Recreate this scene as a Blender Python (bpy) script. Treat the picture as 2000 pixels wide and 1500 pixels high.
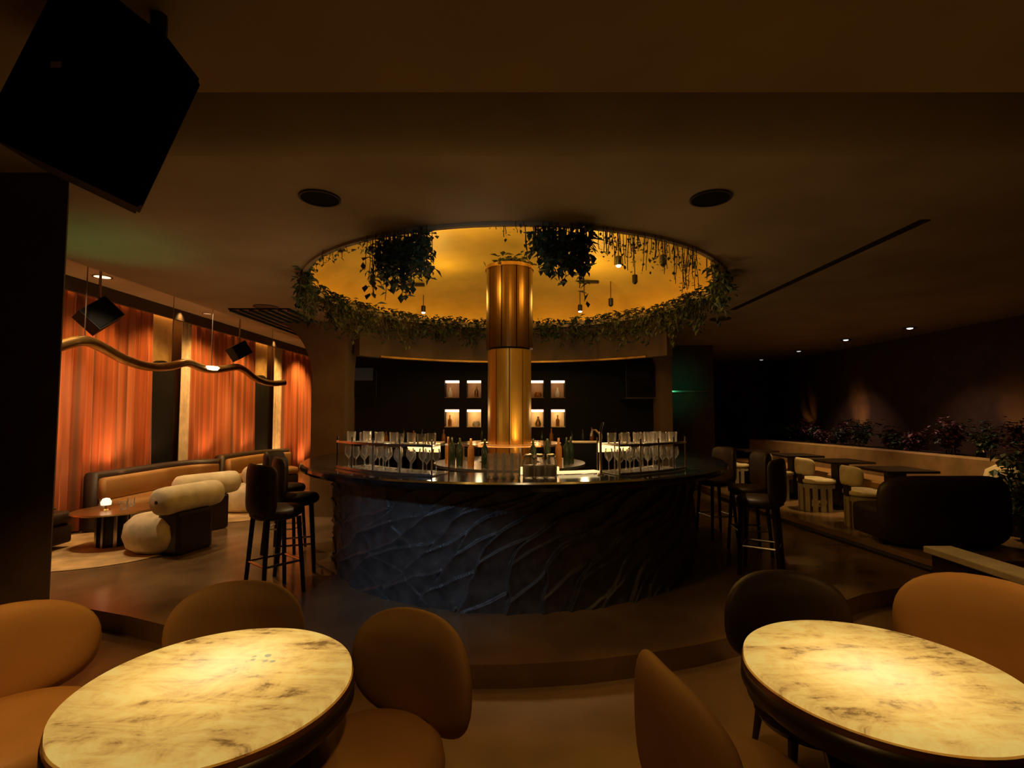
import bpy, bmesh, math, random
import numpy as np
from mathutils import Vector, Matrix
random.seed(7); np.random.seed(7)
PI = math.pi; rad = math.radians
for o in list(bpy.data.objects): bpy.data.objects.remove(o)
S = bpy.context.scene; C = S.collection
# ------------------------------------------------------------ camera, world, exposure
HC = 1.75; FPX = 1000.0; TILT = rad(3.2)
cam = bpy.data.cameras.new('camera'); co = bpy.data.objects.new('camera', cam); C.objects.link(co)
cam.sensor_width = 36; cam.lens = 18; co.location = (0, 0, HC); co.rotation_euler = (PI/2 + TILT, 0, 0)
cam.clip_start = 0.05; S.camera = co; S.cycles.transparent_max_bounces = 32
w = bpy.data.worlds.new('world'); S.world = w; w.use_nodes = True
w.node_tree.nodes['Background'].inputs[0].default_value = (0.02, 0.012, 0.006, 1)
w.node_tree.nodes['Background'].inputs[1].default_value = 0.3
S.view_settings.view_transform = 'Standard'; S.view_settings.look = 'None'
S.view_settings.gamma = 1; S.view_settings.exposure = 0.0; S.view_settings.use_curve_mapping = False

CX, CY = 0.02, 6.19          # centre of the round bar
ZU = 0.15                    # raised bar floor
ZR = 0.27                    # right platform
ZC = 3.19                    # main ceiling

def light(kind, name, loc, power, col, size=0.1, target=None, spot=60, blend=0.6, sx=None, sy=None):
    l = bpy.data.lights.new(name, kind); l.energy = power; l.color = col
    o = bpy.data.objects.new(name, l); C.objects.link(o); o.location = loc
    if kind == 'AREA':
        l.shape = 'RECTANGLE'; l.size = sx or size; l.size_y = sy or size
    else: l.shadow_soft_size = size
    if kind == 'SPOT': l.spot_size = rad(spot); l.spot_blend = blend
    if target is not None:
        o.rotation_euler = (Vector(target) - Vector(loc)).to_track_quat('-Z', 'Y').to_euler()
    return o
WARM = (1.0, 0.60, 0.20); AMB = (1.0, 0.50, 0.12); SOFT = (1.0, 0.70, 0.36)
# downlights and curtain washers, plus added fill lamps without fittings
light('SPOT', 'lounge_downlight_light', (-4.6, 5.4, 3.42), 110, SOFT, 0.05, (-4.3, 6.1, 0.3), 80)
light('SPOT', 'lounge_downlight_light', (-5.26, 6.55, 3.42), 75, SOFT, 0.05, (-5.0, 6.6, 0.3), 80)
light('SPOT', 'lounge_downlight_light', (-4.9, 8.4, 3.42), 130, SOFT, 0.05, (-4.4, 8.2, 0.3), 80)
light('SPOT', 'lounge_downlight_light', (-4.9, 10.4, 3.42), 120, WARM, 0.05, (-4.9, 10.3, 0.3), 80)
light('SPOT', 'lounge_downlight_light', (-3.6, 6.9, 3.12), 60, WARM, 0.05, (-3.3, 6.3, 0.2), 80)
for yy, pw_ in ((5.6, 48), (7.0, 60), (8.2, 76), (9.4, 100), (10.8, 80), (12.2, 140), (13.8, 210)):
    light('SPOT', 'curtain_wash_light', (-5.05, yy, 3.42), pw_, AMB, 0.06, (-5.9, yy + 0.1, 1.2), 100, 0.9)
    light('SPOT', 'curtain_uplight_light', (-5.45, yy + 0.3, 0.9 if yy < 11.5 else 0.3), 36, (1, .50, .18), 0.1, (-5.9, yy + 0.3, 1.8), 130, 1)
light('SPOT', 'green_stage_light', (-4.0, 4.4, 1.6), 16, (0.15, 1.0, 0.3), 0.1, (-3.5, 4.3, 3.2), 60, 1)
light('SPOT', 'green_stage_light', (3.5, 9.9, 2.2), 5, (0.1, 1.0, 0.4), 0.1, (3.5, 11.5, 2.3), 90, 1)
light('SPOT', 'cool_fill_light', (-2.6, 1.5, 2.7), 95, (0.5, 0.72, 1.0), 0.10, (-0.9, 4.4, 0.45), 34, 0.9)  # unseen source assumed for the bluish tint on the bar front
light('SPOT', 'bar_front_fill_light', (-0.9, 2.0, 2.75), 9, WARM, 0.1, (0.2, 4.2, 0.9), 70, 0.9)  # added warm fill to lift the carved front
light('SPOT', 'chair_fill_light', (-2.0, 1.1, 2.76), 150, AMB, 0.08, (-2.25, 2.2, 0.6), 56, 1)  # spots added to brighten the outer chairs, the tabletops give too little
light('SPOT', 'chair_fill_light', (2.0, 1.0, 2.76), 105, AMB, 0.08, (2.3, 2.4, 0.8), 44, 1)
light('SPOT', 'floor_fill_light', (0.1, 1.0, 2.72), 40, AMB, 0.08, (0.2, 1.9, 0), 90, 1)  # added to brighten the floor, no lamp known here
light('SPOT', 'floor_fill_light', (1.0, 3.2, 3.15), 22, WARM, 0.08, (1.0, 3.6, 0), 90, 1)
light('SPOT', 'ceiling_bounce_light', (-2.6, 4.9, 1.0), 17, (1, .66, .30), 0.4, (-2.6, 5.0, 3.19), 110, 1)  # added without a fitting, stands for light bounced onto the ceiling
light('SPOT', 'ceiling_bounce_light', (0.3, 4.2, 1.3), 1.5, (1, .58, .2), 0.3, (0.2, 3.9, 3.19), 110, 1)
light('SPOT', 'soffit_bounce_light', (0.7, 0.2, 1.95), 3.2, (1, .58, .14), 0.3, (0.7, 0.6, 2.8), 165, 1)  # added below the near soffit to lift it, no fitting
for x_, y_, p_ in ((-.7, 5.4, 21), (.95, 5.5, 20), (-1.0, 7.0, 12), (1.1, 7.0, 14), (.1, 4.6, 11)):
    light('POINT', 'dome_fill_light', (x_, y_, 3.36), p_, (1, .56, .10), 0.12)  # points added inside the dome to brighten it, no fixtures
light('SPOT', 'dining_downlight_light', (4.7, 7.9, 3.1), 130, WARM, 0.04, (4.8, 8.0, 0.6), 34, 0.6)
light('SPOT', 'dining_downlight_light', (4.9, 6.6, 3.1), 45, WARM, 0.04, (4.9, 6.8, 0.6), 40, 0.7)
light('SPOT', 'dining_downlight_light', (5.4, 6.9, 3.1), 150, WARM, 0.04, (5.9, 7.0, 0.6), 70, 0.9)
light('SPOT', 'dining_downlight_light', (5.0, 9.3, 3.1), 170, WARM, 0.04, (5.4, 9.6, 0.6), 80, 0.9)
light('SPOT', 'dining_downlight_light', (3.3, 3.2, 3.1), 24, WARM, 0.04, (2.9, 3.2, 0.6), 60, 0.9)
light('SPOT', 'planter_fill_light', (6.3, 8.2, 3.1), 60, (1, .55, .4), 0.05, (6.9, 8.2, 1.2), 80, 1)  # two spots added so the planter leaves show
light('SPOT', 'planter_fill_light', (6.3, 10.8, 3.1), 80, (1, .55, .4), 0.05, (6.9, 11, 1.2), 80, 1)
light('SPOT', 'bar_downlight_light', (-0.85, 5.2, 3.4), 210, SOFT, 0.04, (-1.1, 5.3, 1.2), 60, 0.7)
light('SPOT', 'bar_downlight_light', (0.9, 5.2, 3.4), 220, SOFT, 0.04, (1.2, 5.3, 1.2), 60, 0.7)
light('SPOT', 'bar_downlight_light', (0.15, 4.9, 3.4), 110, SOFT, 0.04, (0.15, 4.4, 1.2), 40, 0.7)
light('SPOT', 'column_fill_light', (0.55, 5.0, 1.3), 40, (1, .55, .16), 0.05, (0.02, 6.0, 2.0), 70, 1)  # spot added to lift the brass shaft

light('SPOT', 'cool_fill_light', (-0.3, 1.9, 2.5), 15, (0.7, 0.85, 1.0), 0.08, (-0.25, 4.0, 2.78), 44, 1)  # extra fill added for glints on the front trailing leaves
light('POINT', 'rack_sparkle_light', (-1.2, 5.0, 1.62), 2.5, SOFT, 0.03); light('POINT', 'rack_sparkle_light', (1.25, 5.0, 1.62), 2.5, SOFT, 0.03); light('POINT', 'rack_sparkle_light', (0.2, 4.7, 1.5), 1.2, SOFT, 0.03)  # small points added for sparkle on the glassware
for yy in (8.66, 12.1):
    light('SPOT', 'pilaster_fill_light', (-5.60, yy, 3.44), 16, (1, .58, .16), 0.04, (-5.98, yy, 2.9), 90, 0.9)  # spot added to brighten the pilaster top
for yy in (9.1, 12.7):
    light('SPOT', 'sheer_fill_light', (-5.55, yy, 3.44), 40, (1, .78, .5), 0.04, (-5.82, yy, 1.6), 26, 0.6)  # spot added to whiten the narrow sheer

# ------------------------------------------------------------ helpers
def at(px, py, Y=None, z=None):
    v = Vector(((px - 1000) / FPX, 1.0, (750 - py) / FPX))
    d = Vector((v.x, v.y*math.cos(TILT) - v.z*math.sin(TILT), v.y*math.sin(TILT) + v.z*math.cos(TILT)))
    s = Y / d.y if Y is not None else (z - HC) / d.z
    return Vector((d.x*s, d.y*s, HC + d.z*s))
def mat(name, col, rough=0.6, metal=0.0, var=0.12, scale=6.0, bump=0.0, bscale=40.0, spec=0.5, col2=None, stretch=None, sheen=0):
    m = bpy.data.materials.new(name); m.use_nodes = True; nt = m.node_tree; N = nt.nodes; b = N['Principled BSDF']
    b.inputs['Roughness'].default_value = rough; b.inputs['Metallic'].default_value = metal
    b.inputs['Specular IOR Level'].default_value = spec
    if sheen: b.inputs['Sheen Weight'].default_value = sheen
    tc = N.new('ShaderNodeTexCoord'); mp = N.new('ShaderNodeMapping'); nt.links.new(tc.outputs['Object'], mp.inputs[0])
    if stretch: mp.inputs['Scale'].default_value = stretch
    nz = N.new('ShaderNodeTexNoise'); nz.inputs['Scale'].default_value = scale; nz.inputs['Detail'].default_value = 6
    nt.links.new(mp.outputs[0], nz.inputs['Vector'])
    rp = N.new('ShaderNodeValToRGB'); nt.links.new(nz.outputs['Fac'], rp.inputs[0])
    c2 = col2 or tuple(min(1, c*(1+var*1.6)) for c in col); c1 = tuple(c*(1-var*1.6) for c in col) if not col2 else col
    rp.color_ramp.elements[0].color = (*c1, 1); rp.color_ramp.elements[0].position = 0.3
    rp.color_ramp.elements[1].color = (*c2, 1); rp.color_ramp.elements[1].position = 0.7
    nt.links.new(rp.outputs[0], b.inputs['Base Color'])
    if bump:
        n2 = N.new('ShaderNodeTexNoise'); n2.inputs['Scale'].default_value = bscale; n2.inputs['Detail'].default_value = 4
        nt.links.new(mp.outputs[0], n2.inputs['Vector'])
        bp = N.new('ShaderNodeBump'); bp.inputs['Strength'].default_value = bump; bp.inputs['Distance'].default_value = 0.01
        nt.links.new(n2.outputs['Fac'], bp.inputs['Height']); nt.links.new(bp.outputs[0], b.inputs['Normal'])
    return m
def emat(name, col, st):
    m = bpy.data.materials.new(name); m.use_nodes = True; nt = m.node_tree; b = nt.nodes['Principled BSDF']
    b.inputs['Base Color'].default_value = (*col, 1); b.inputs['Emission Color'].default_value = (*col, 1)
    b.inputs['Emission Strength'].default_value = st; return m
def gmat(name, tint=(1, 1, 1), a=0.25):
    m = bpy.data.materials.new(name); m.use_nodes = True; nt = m.node_tree; N = nt.nodes; out = N['Material Output']
    N.remove(N['Principled BSDF'])
    t = N.new('ShaderNodeBsdfTransparent'); g = N.new('ShaderNodeBsdfGlossy'); g.inputs['Roughness'].default_value = 0.08
    t.inputs[0].default_value = (*tint, 1)
    lw = N.new('ShaderNodeLayerWeight'); lw.inputs[0].default_value = 0.35
    nz = N.new('ShaderNodeTexNoise'); nz.inputs['Scale'].default_value = 30
    ad = N.new('ShaderNodeMath'); ad.operation = 'MULTIPLY_ADD'; ad.inputs[1].default_value = 0.12; 
    nt.links.new(nz.outputs['Fac'], ad.inputs[0]); nt.links.new(lw.outputs['Fresnel'], ad.inputs[2])
    df = N.new('ShaderNodeBsdfDiffuse'); df.inputs[0].default_value = (0.8, 0.75, 0.7, 1)
    mx = N.new('ShaderNodeMixShader'); nt.links.new(ad.outputs[0], mx.inputs[0]); nt.links.new(t.outputs[0], mx.inputs[1]); nt.links.new(g.outputs[0], mx.inputs[2])
    m2 = N.new('ShaderNodeMixShader'); m2.inputs[0].default_value = a; nt.links.new(mx.outputs[0], m2.inputs[1]); nt.links.new(df.outputs[0], m2.inputs[2])
    nt.links.new(m2.outputs[0], out.inputs[0]); return m

def obj(name, bm, m, parent=None, smooth=False, loc=None):
    me = bpy.data.meshes.new(name)
    if isinstance(bm, bmesh.types.BMesh):
        bmesh.ops.recalc_face_normals(bm, faces=bm.faces); bm.to_mesh(me); bm.free()
    else: me.from_pydata(bm[0], [], bm[1])
    if smooth: me.shade_smooth()
    if m: me.materials.append(m)
    o = bpy.data.objects.new(name, me); C.objects.link(o)
    if parent: o.parent = parent
    if loc is not None: o.location = loc
    return o
def tag(o, label=None, cat=None, group=None, kind=None):
    if label: o['label'] = label
    if cat: o['category'] = cat
    if group: o['group'] = group
    if kind: o['kind'] = kind
    return o
def thing(name, label, cat, loc=(0, 0, 0), rz=0, group=None):
    o = bpy.data.objects.new(name, None); C.objects.link(o); o.location = loc; o.rotation_euler = (0, 0, rz)
    o.empty_display_size = 0.1
    return tag(o, label, cat, group)
def struct(name, bm, m, parent=None, smooth=False):
    o = obj(name, bm, m, parent, smooth)
    if not parent: o['kind'] = 'structure'
    return o
def dup(root, loc, rz=0, label=None, group=None, scale=None):
    r = root.copy(); C.objects.link(r); r.location = loc; r.rotation_euler = (0, 0, rz)
    if label: r['label'] = label
    if group: r['group'] = group
    if scale: r.scale = scale
    for ch in list(root.children):
        c = ch.copy(); C.objects.link(c); c.parent = r
        for g in list(ch.children):
            d = g.copy(); C.objects.link(d); d.parent = c
    return r
def box(bm, x0, x1, y0, y1, z0, z1, bev=0.0, M=None):
    r = bmesh.ops.create_cube(bm, size=1)
    vs = r['verts']
    for v in vs: v.co = Vector(((x0+x1)/2 + v.co.x*(x1-x0), (y0+y1)/2 + v.co.y*(y1-y0), (z0+z1)/2 + v.co.z*(z1-z0)))
    if M is not None: bmesh.ops.transform(bm, matrix=M, verts=vs)
    if bev:
        es = list({e for v in vs for e in v.link_edges})
        bmesh.ops.bevel(bm, geom=es, offset=bev, segments=2, affect='EDGES', profile=0.6)
    return bm
def BX(*a, **k): return box(bmesh.new(), *a, **k)
def lathe(bm, prof, n=32, a0=0, a1=2*PI, c=(0, 0, 0), tilt=None):
    full = abs(a1 - a0 - 2*PI) < 1e-6; m = n if full else n + 1; rows = []
    M = tilt or Matrix.Identity(3)
    for (r, z) in prof:
        if r < 1e-6 and full:
            v = bm.verts.new(Vector(c) + M @ Vector((0, 0, z))); rows.append([v]*m)
        else: rows.append([bm.verts.new(Vector(c) + M @ Vector((r*math.cos(a0+(a1-a0)*i/n), r*math.sin(a0+(a1-a0)*i/n), z))) for i in range(m)])
    for A, B in zip(rows, rows[1:]):
        for i in range(n):
            j = (i+1) % m if full else i+1
            q = []
            for v in (A[i], A[j], B[j], B[i]):
                if v not in q: q.append(v)
            if len(q) > 2:
                try: bm.faces.new(q)
                except ValueError: pass
    return bm
def LA(*a, **k): return lathe(bmesh.new(), *a, **k)
def tube(bm, pts, r, n=8, rs=None):
    pts = [Vector(p) for p in pts]; rows = []; up = Vector((0, 0, 1))
    for i, p in enumerate(pts):
        t = (pts[min(i+1, len(pts)-1)] - pts[max(i-1, 0)]).normalized()
        a = t.cross(up) if abs(t.z) < 0.95 else t.cross(Vector((1, 0, 0)))
        a.normalize(); b = t.cross(a); R = rs[i] if rs else r
        rows.append([bm.verts.new(p + a*R*math.cos(2*PI*k/n) + b*R*math.sin(2*PI*k/n)) for k in range(n)])
    for A, B in zip(rows, rows[1:]):
        for k in range(n): bm.faces.new((A[k], A[(k+1) % n], B[(k+1) % n], B[k]))
    bm.faces.new(rows[0][::-1]); bm.faces.new(rows[-1]); return bm
def TU(*a, **k): return tube(bmesh.new(), *a, **k)
def prism(bm, pts, z0, z1):
    A = [bm.verts.new((x, y, z0)) for x, y in pts]; B = [bm.verts.new((x, y, z1)) for x, y in pts]
    n = len(pts)
    for i in range(n): bm.faces.new((A[i], A[(i+1) % n], B[(i+1) % n], B[i]))
    bm.faces.new(A[::-1]); bm.faces.new(B); return bm
def arcblock(bm, r0, r1, z0, z1, a0, a1, n=32, c=(0, 0)):
    """ring sector; angle a measured from -Y (towards camera), positive to +X"""
    P = lambda r, a, z: bm.verts.new((c[0] + r*math.sin(a), c[1] - r*math.cos(a), z))
    full = abs(a1-a0-2*PI) < 1e-6; m = n if full else n+1
    R = [[P(r, a0+(a1-a0)*i/n, z) for (r, z) in ((r0, z0), (r1, z0), (r1, z1), (r0, z1))] for i in range(m)]
    for i in range(n):
        j = (i+1) % m
        for k in range(4): bm.faces.new((R[i][k], R[i][(k+1) % 4], R[j][(k+1) % 4], R[j][k]))
    if not full: bm.faces.new(R[0]); bm.faces.new(R[-1][::-1])
    return bm
def pad(w, h, t, bend=0.5, e=2.5, n=40, rings=9, taper=0.0):
    """upright rounded cushion in the XZ plane, curved round the sitter (who is at +Y)"""
    bm = bmesh.new(); grid = []
    for side in (1, -1):
        rows = []
        for k in range(rings + 1):
            q = math.sin(PI/2*k/rings); th = t/2*max(0, 1 - q**5)**0.5; row = []
            for i in range(n):
                a = 2*PI*i/n; ca, sa = math.cos(a), math.sin(a)
                x = math.copysign(abs(ca)**(2/e), ca)*w/2*q; z = math.copysign(abs(sa)**(2/e), sa)*h/2*q
                x *= 1 - taper*(-z/h + 0.5 if False else (0.5 - z/h))
                R = bend; y = side*th; an = x/R
                X = math.sin(an)*(R - y); Y = R - math.cos(an)*(R - y)
                if k == rings and side == -1: row.append(grid[0][k][i]); continue
                row.append(bm.verts.new((X, Y, z)))
                if k == 0: row = row*n; break
            rows.append(row)
        grid.append(rows)
    for rows in grid:
        for A, B in zip(rows, rows[1:]):
            for i in range(n):
                q = []
                for v in (A[i], A[(i+1) % n], B[(i+1) % n], B[i]):
                    if v not in q: q.append(v)
                if len(q) > 2: bm.faces.new(q)
    return bm
ORD = ['first', 'second', 'third', 'fourth', 'fifth', 'sixth', 'seventh', 'eighth', 'ninth', 'tenth', 'eleventh', 'twelfth', 'thirteenth', 'fourteenth', 'fifteenth', 'sixteenth', 'seventeenth', 'eighteenth', 'nineteenth', 'twentieth']

# ------------------------------------------------------------ materials
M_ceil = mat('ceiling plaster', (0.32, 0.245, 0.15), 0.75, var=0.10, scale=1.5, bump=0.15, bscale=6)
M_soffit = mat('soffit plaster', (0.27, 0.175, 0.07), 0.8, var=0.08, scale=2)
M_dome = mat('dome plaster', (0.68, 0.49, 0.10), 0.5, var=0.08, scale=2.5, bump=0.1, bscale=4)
M_wall = mat('dark brown wall', (0.075, 0.045, 0.03), 0.8)
M_black = mat('black panel', (0.007, 0.0065, 0.0065), 0.7, spec=0.25)
M_pillar = mat('brown plaster', (0.17, 0.11, 0.06), 0.75, scale=2)
M_gold = mat('brass cladding', (0.52, 0.31, 0.06), 0.36, 0.8, var=0.1, scale=3, stretch=(1, 1, 0.15))
M_bronze = mat('dark bronze cladding', (0.15, 0.08, 0.02), 0.3, 0.9, var=0.1, scale=3, stretch=(1, 1, 0.15))
M_brass = mat('aged brass', (0.45, 0.27, 0.09), 0.3, 0.9)
M_floor = mat('polished concrete floor', (0.21, 0.13, 0.07), 0.22, var=0.25, scale=1.3, bump=0.05, bscale=3)
M_floor2 = mat('polished concrete lower floor', (0.27, 0.17, 0.09), 0.4, var=0.2, scale=1.6, bump=0.05, bscale=3)
M_slate = mat('dark slate', (0.085, 0.08, 0.078), 0.42, var=0.25, scale=8, bump=0.5, bscale=26)
M_counter = mat('black polished stone', (0.012, 0.011, 0.012), 0.12, var=0.3, scale=10)
M_curt = mat('orange curtain', (0.72, 0.19, 0.075), 0.8, var=0.30, scale=3.0, stretch=(1, 5, 0.05), sheen=0.3)
nt = M_curt.node_tree; N_c = nt.nodes; bs_ = N_c['Principled BSDF']
tc_ = N_c.new('ShaderNodeTexCoord'); mp_ = N_c.new('ShaderNodeMapping'); mp_.inputs['Scale'].default_value = (0, 1, 0); nt.links.new(tc_.outputs['Object'], mp_.inputs[0])
ns_ = N_c.new('ShaderNodeTexNoise'); ns_.inputs['Scale'].default_value = 13; ns_.inputs['Detail'].default_value = 2; nt.links.new(mp_.outputs[0], ns_.inputs['Vector'])
rs_ = N_c.new('ShaderNodeValToRGB'); nt.links.new(ns_.outputs['Fac'], rs_.inputs[0]); rs_.color_ramp.elements[0].position = .38; rs_.color_ramp.elements[0].color = (.30, .13, .07, 1)
rs_.color_ramp.elements[1].position = .62; rs_.color_ramp.elements[1].color = (.80, .30, .15, 1); e_ = rs_.color_ramp.elements.new(.5); e_.color = (.62, .17, .06, 1)
nt.links.new(rs_.outputs[0], bs_.inputs['Base Color'])
M_sheer = mat('cream sheer', (0.85, 0.7, 0.5), 0.8)
M_tan = mat('tan leather', (0.43, 0.235, 0.085), 0.5, var=0.05, scale=4, bump=0.06, bscale=90)
M_tand = mat('brown velvet', (0.25, 0.14, 0.052), 0.7, var=0.08, scale=4)
M_dark = mat('dark brown leather', (0.035, 0.02, 0.014), 0.5)
M_cream = mat('cream boucle', (0.74, 0.63, 0.44), 0.9, bump=0.3, bscale=120)
M_wood = mat('dark stained wood', (0.022, 0.013, 0.009), 0.35, stretch=(1, 1, 0.2))
M_metal = mat('blackened metal', (0.02, 0.02, 0.022), 0.35, 0.6)
M_grille = mat('speaker grille', (0.006, 0.006, 0.007), 0.8, spec=0.1, bump=0.4, bscale=300)
M_steel = mat('brushed steel', (0.55, 0.5, 0.45), 0.25, 0.95)
M_leaf = mat('green leaf', (0.06, 0.10, 0.06), 0.5, var=0.5, scale=12)
M_leaf_shade = mat('shaded leaf', (0.022, 0.036, 0.014), 0.55, var=0.5, scale=12)  # darker leaf copy, shade on back and side plants put into its colour
M_leaf2 = mat('olive leaf', (0.05, 0.06, 0.018), 0.5, var=0.5, scale=12)
M_stem = mat('vine stem', (0.05, 0.03, 0.012), 0.7)
M_flower = mat('pink blossom', (0.55, 0.2, 0.16), 0.7)
M_rug = mat('cream rug', (0.62, 0.43, 0.22), 0.95, var=0.25, scale=2.5, bump=0.5, bscale=80)
M_stone = mat('pale stone', (0.34, 0.29, 0.22), 0.6)
M_taupe = mat('taupe banquette fabric', (0.26, 0.165, 0.085), 0.85)
M_glass = gmat('clear glass', a=0.12)
M_glassd = gmat('amber glass', (0.9, 0.55, 0.25), a=0.08)
M_gold_liq = mat('bottle amber', (0.35, 0.14, 0.03), 0.15)
M_bot = mat('dark bottle glass', (0.02, 0.03, 0.015), 0.1)
M_white = mat('white ceramic', (0.8, 0.72, 0.6), 0.4)
E_led = emat('warm led', (1.0, 0.62, 0.22), 9.0)
E_cove = emat('cove led', (1.0, 0.46, 0.07), 2.2)
E_bulb = emat('bulb glow', (1.0, 0.82, 0.55), 14.0)
E_niche = emat('niche led', (1.0, 0.66, 0.36), 5.0)
E_soft = emat('lit diffuser', (1.0, 0.62, 0.24), 1.6)
E_up = emat('uplight glow', (1.0, 0.36, 0.08), 6.0)
E_scr = emat('dim monitor picture', (0.03, 0.032, 0.026), 0.15)
E_candle = emat('candle lamp glow', (1.0, 0.8, 0.6), 1.3)

def onyx(name, hx, hy, rot, fleck=0):
    m = bpy.data.materials.new(name); m.use_nodes = True; nt = m.node_tree; N = nt.nodes; L = nt.links; b = N['Principled BSDF']
    b.inputs['Roughness'].default_value = 0.3; b.inputs['Specular IOR Level'].default_value = 0.25
    tc = N.new('ShaderNodeTexCoord'); mp = N.new('ShaderNodeMapping'); L.new(tc.outputs['Object'], mp.inputs[0])
    mp.inputs['Rotation'].default_value = (0, 0, rot); mp.inputs['Scale'].default_value = (1.6, 6.0, 1)
    def noise(sc, det, ro, dis, src):
        n = N.new('ShaderNodeTexNoise'); n.inputs['Scale'].default_value = sc; n.inputs['Detail'].default_value = det
        n.inputs['Roughness'].default_value = ro; n.inputs['Distortion'].default_value = dis; L.new(src, n.inputs['Vector']); return n
    nz = noise(2.2, 10, 0.7, 0.5, mp.outputs[0]); n2 = noise(5.5, 8, 0.75, 0.8, tc.outputs['Object'])
    mxn = N.new('ShaderNodeMath'); mxn.operation = 'MULTIPLY_ADD'; L.new(n2.outputs['Fac'], mxn.inputs[0]); mxn.inputs[1].default_value = 0.45
    h = N.new('ShaderNodeMath'); h.operation = 'MULTIPLY'; h.inputs[1].default_value = 0.55; L.new(nz.outputs['Fac'], h.inputs[0]); L.new(h.outputs[0], mxn.inputs[2])
    rp = N.new('ShaderNodeValToRGB'); L.new(mxn.outputs[0], rp.inputs[0]); cr = rp.color_ramp
    cr.elements[0].position = 0.39; cr.elements[0].color = (0.30, 0.14, 0.03, 1)
    cr.elements[1].position = 0.58; cr.elements[1].color = (1.0, 0.66, 0.16, 1)
    e = cr.elements.new(0.445); e.color = (0.78, 0.42, 0.09, 1)
    e = cr.elements.new(0.51); e.color = (0.96, 0.56, 0.12, 1)
    sub = N.new('ShaderNodeVectorMath'); sub.operation = 'DISTANCE'; L.new(tc.outputs['Object'], sub.inputs[0]); sub.inputs[1].default_value = (hx, hy, 0.75)
    mr = N.new('ShaderNodeMapRange'); mr.interpolation_type = 'SMOOTHSTEP'; L.new(sub.outputs['Value'], mr.inputs[0])
    mr.inputs[1].default_value = 0.0; mr.inputs[2].default_value = 0.56; mr.inputs[3].default_value = 1.36; mr.inputs[4].default_value = 0.6
    # lamp's hot spot painted into the emission as a brighter, paler middle
    mr2 = N.new('ShaderNodeMapRange'); mr2.interpolation_type = 'SMOOTHSTEP'; L.new(sub.outputs['Value'], mr2.inputs[0])
    mr2.inputs[1].default_value = 0.0; mr2.inputs[2].default_value = 0.33; mr2.inputs[3].default_value = 0.5; mr2.inputs[4].default_value = 0.0
    pale = N.new('ShaderNodeMixRGB'); L.new(mr2.outputs[0], pale.inputs[0]); L.new(rp.outputs[0], pale.inputs[1]); pale.inputs[2].default_value = (1.0, 0.78, 0.36, 1)
    col = pale.outputs[0]
    if fleck:
        v = N.new('ShaderNodeTexVoronoi'); v.inputs['Scale'].default_value = 22; L.new(tc.outputs['Object'], v.inputs['Vector'])
        n3 = noise(9, 3, .6, 1, tc.outputs['Object'])
        f = N.new('ShaderNodeMath'); f.operation = 'ADD'; L.new(v.outputs['Distance'], f.inputs[0]); L.new(n3.outputs['Fac'], f.inputs[1])
        d3 = N.new('ShaderNodeVectorMath'); d3.operation = 'DISTANCE'; L.new(tc.outputs['Object'], d3.inputs[0]); d3.inputs[1].default_value = (hx + .13, hy + 0.02, 0.75)
        f2 = N.new('ShaderNodeMath'); f2.operation = 'MULTIPLY_ADD'; L.new(d3.outputs['Value'], f2.inputs[0]); f2.inputs[1].default_value = 2.2; L.new(f.outputs[0], f2.inputs[2])
        r3 = N.new('ShaderNodeMapRange'); L.new(f2.outputs[0], r3.inputs[0]); r3.inputs[1].default_value = 0.78; r3.inputs[2].default_value = 0.95; r3.inputs[3].default_value = 0.75; r3.inputs[4].default_value = 0
        fm = N.new('ShaderNodeMixRGB'); L.new(r3.outputs[0], fm.inputs[0]); L.new(col, fm.inputs[1]); fm.inputs[2].default_value = (0.28, 0.30, 0.16, 1); col = fm.outputs[0]
    L.new(col, b.inputs['Emission Color']); L.new(mr.outputs[0], b.inputs['Emission Strength'])
    dk = N.new('ShaderNodeMixRGB'); dk.blend_type = 'MULTIPLY'; dk.inputs[0].default_value = 1; L.new(rp.outputs[0], dk.inputs[1]); dk.inputs[2].default_value = (0.07, 0.07, 0.07, 1)
    L.new(dk.outputs[0], b.inputs['Base Color']); return m

# ------------------------------------------------------------ setting: floor
bm = BX(-7.2, 8.2, -3, 5.5, -0.1, 0.0); struct('floor', bm, M_floor2)
edge = [(-7.1, 4.75), (-5.2, 4.7), (-4.2, 4.52), (-3.46, 4.28), (-3.0, 4.12), (-2.65, 3.97), (-2.1, 3.76), (-1.6, 3.60), (-1.0, 3.44), (-0.45, 3.35), (0.0, 3.35), (0.45, 3.40), (0.88, 3.50), (1.3, 3.64), (1.8, 3.86), (2.4, 4.2), (3.1, 4.62), (4.3, 5.05), (8.2, 5.1)]
fl = struct('floor_bar_level', prism(bmesh.new(), edge + [(8.2, 15.2), (-7.1, 15.2)], -0.1, ZU), M_floor)
redge = [(4.22, 5.2), (4.12, 6.2), (4.02, 7.0), (3.94, 7.9), (3.85, 9.5), (3.85, 14.8), (7.55, 14.8), (7.55, 5.2)]
struct('floor_dining_platform', prism(bmesh.new(), redge, ZU, ZR), M_floor)
bm = bmesh.new()
for a, b in zip(redge[:4], redge[1:5]):
    tube(bm, [(a[0]-0.012, a[1], ZU+0.03), (b[0]-0.012, b[1], ZU+0.03)], 0.03, 6)
struct('trim_platform_nosing', bm, M_wood)
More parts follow.
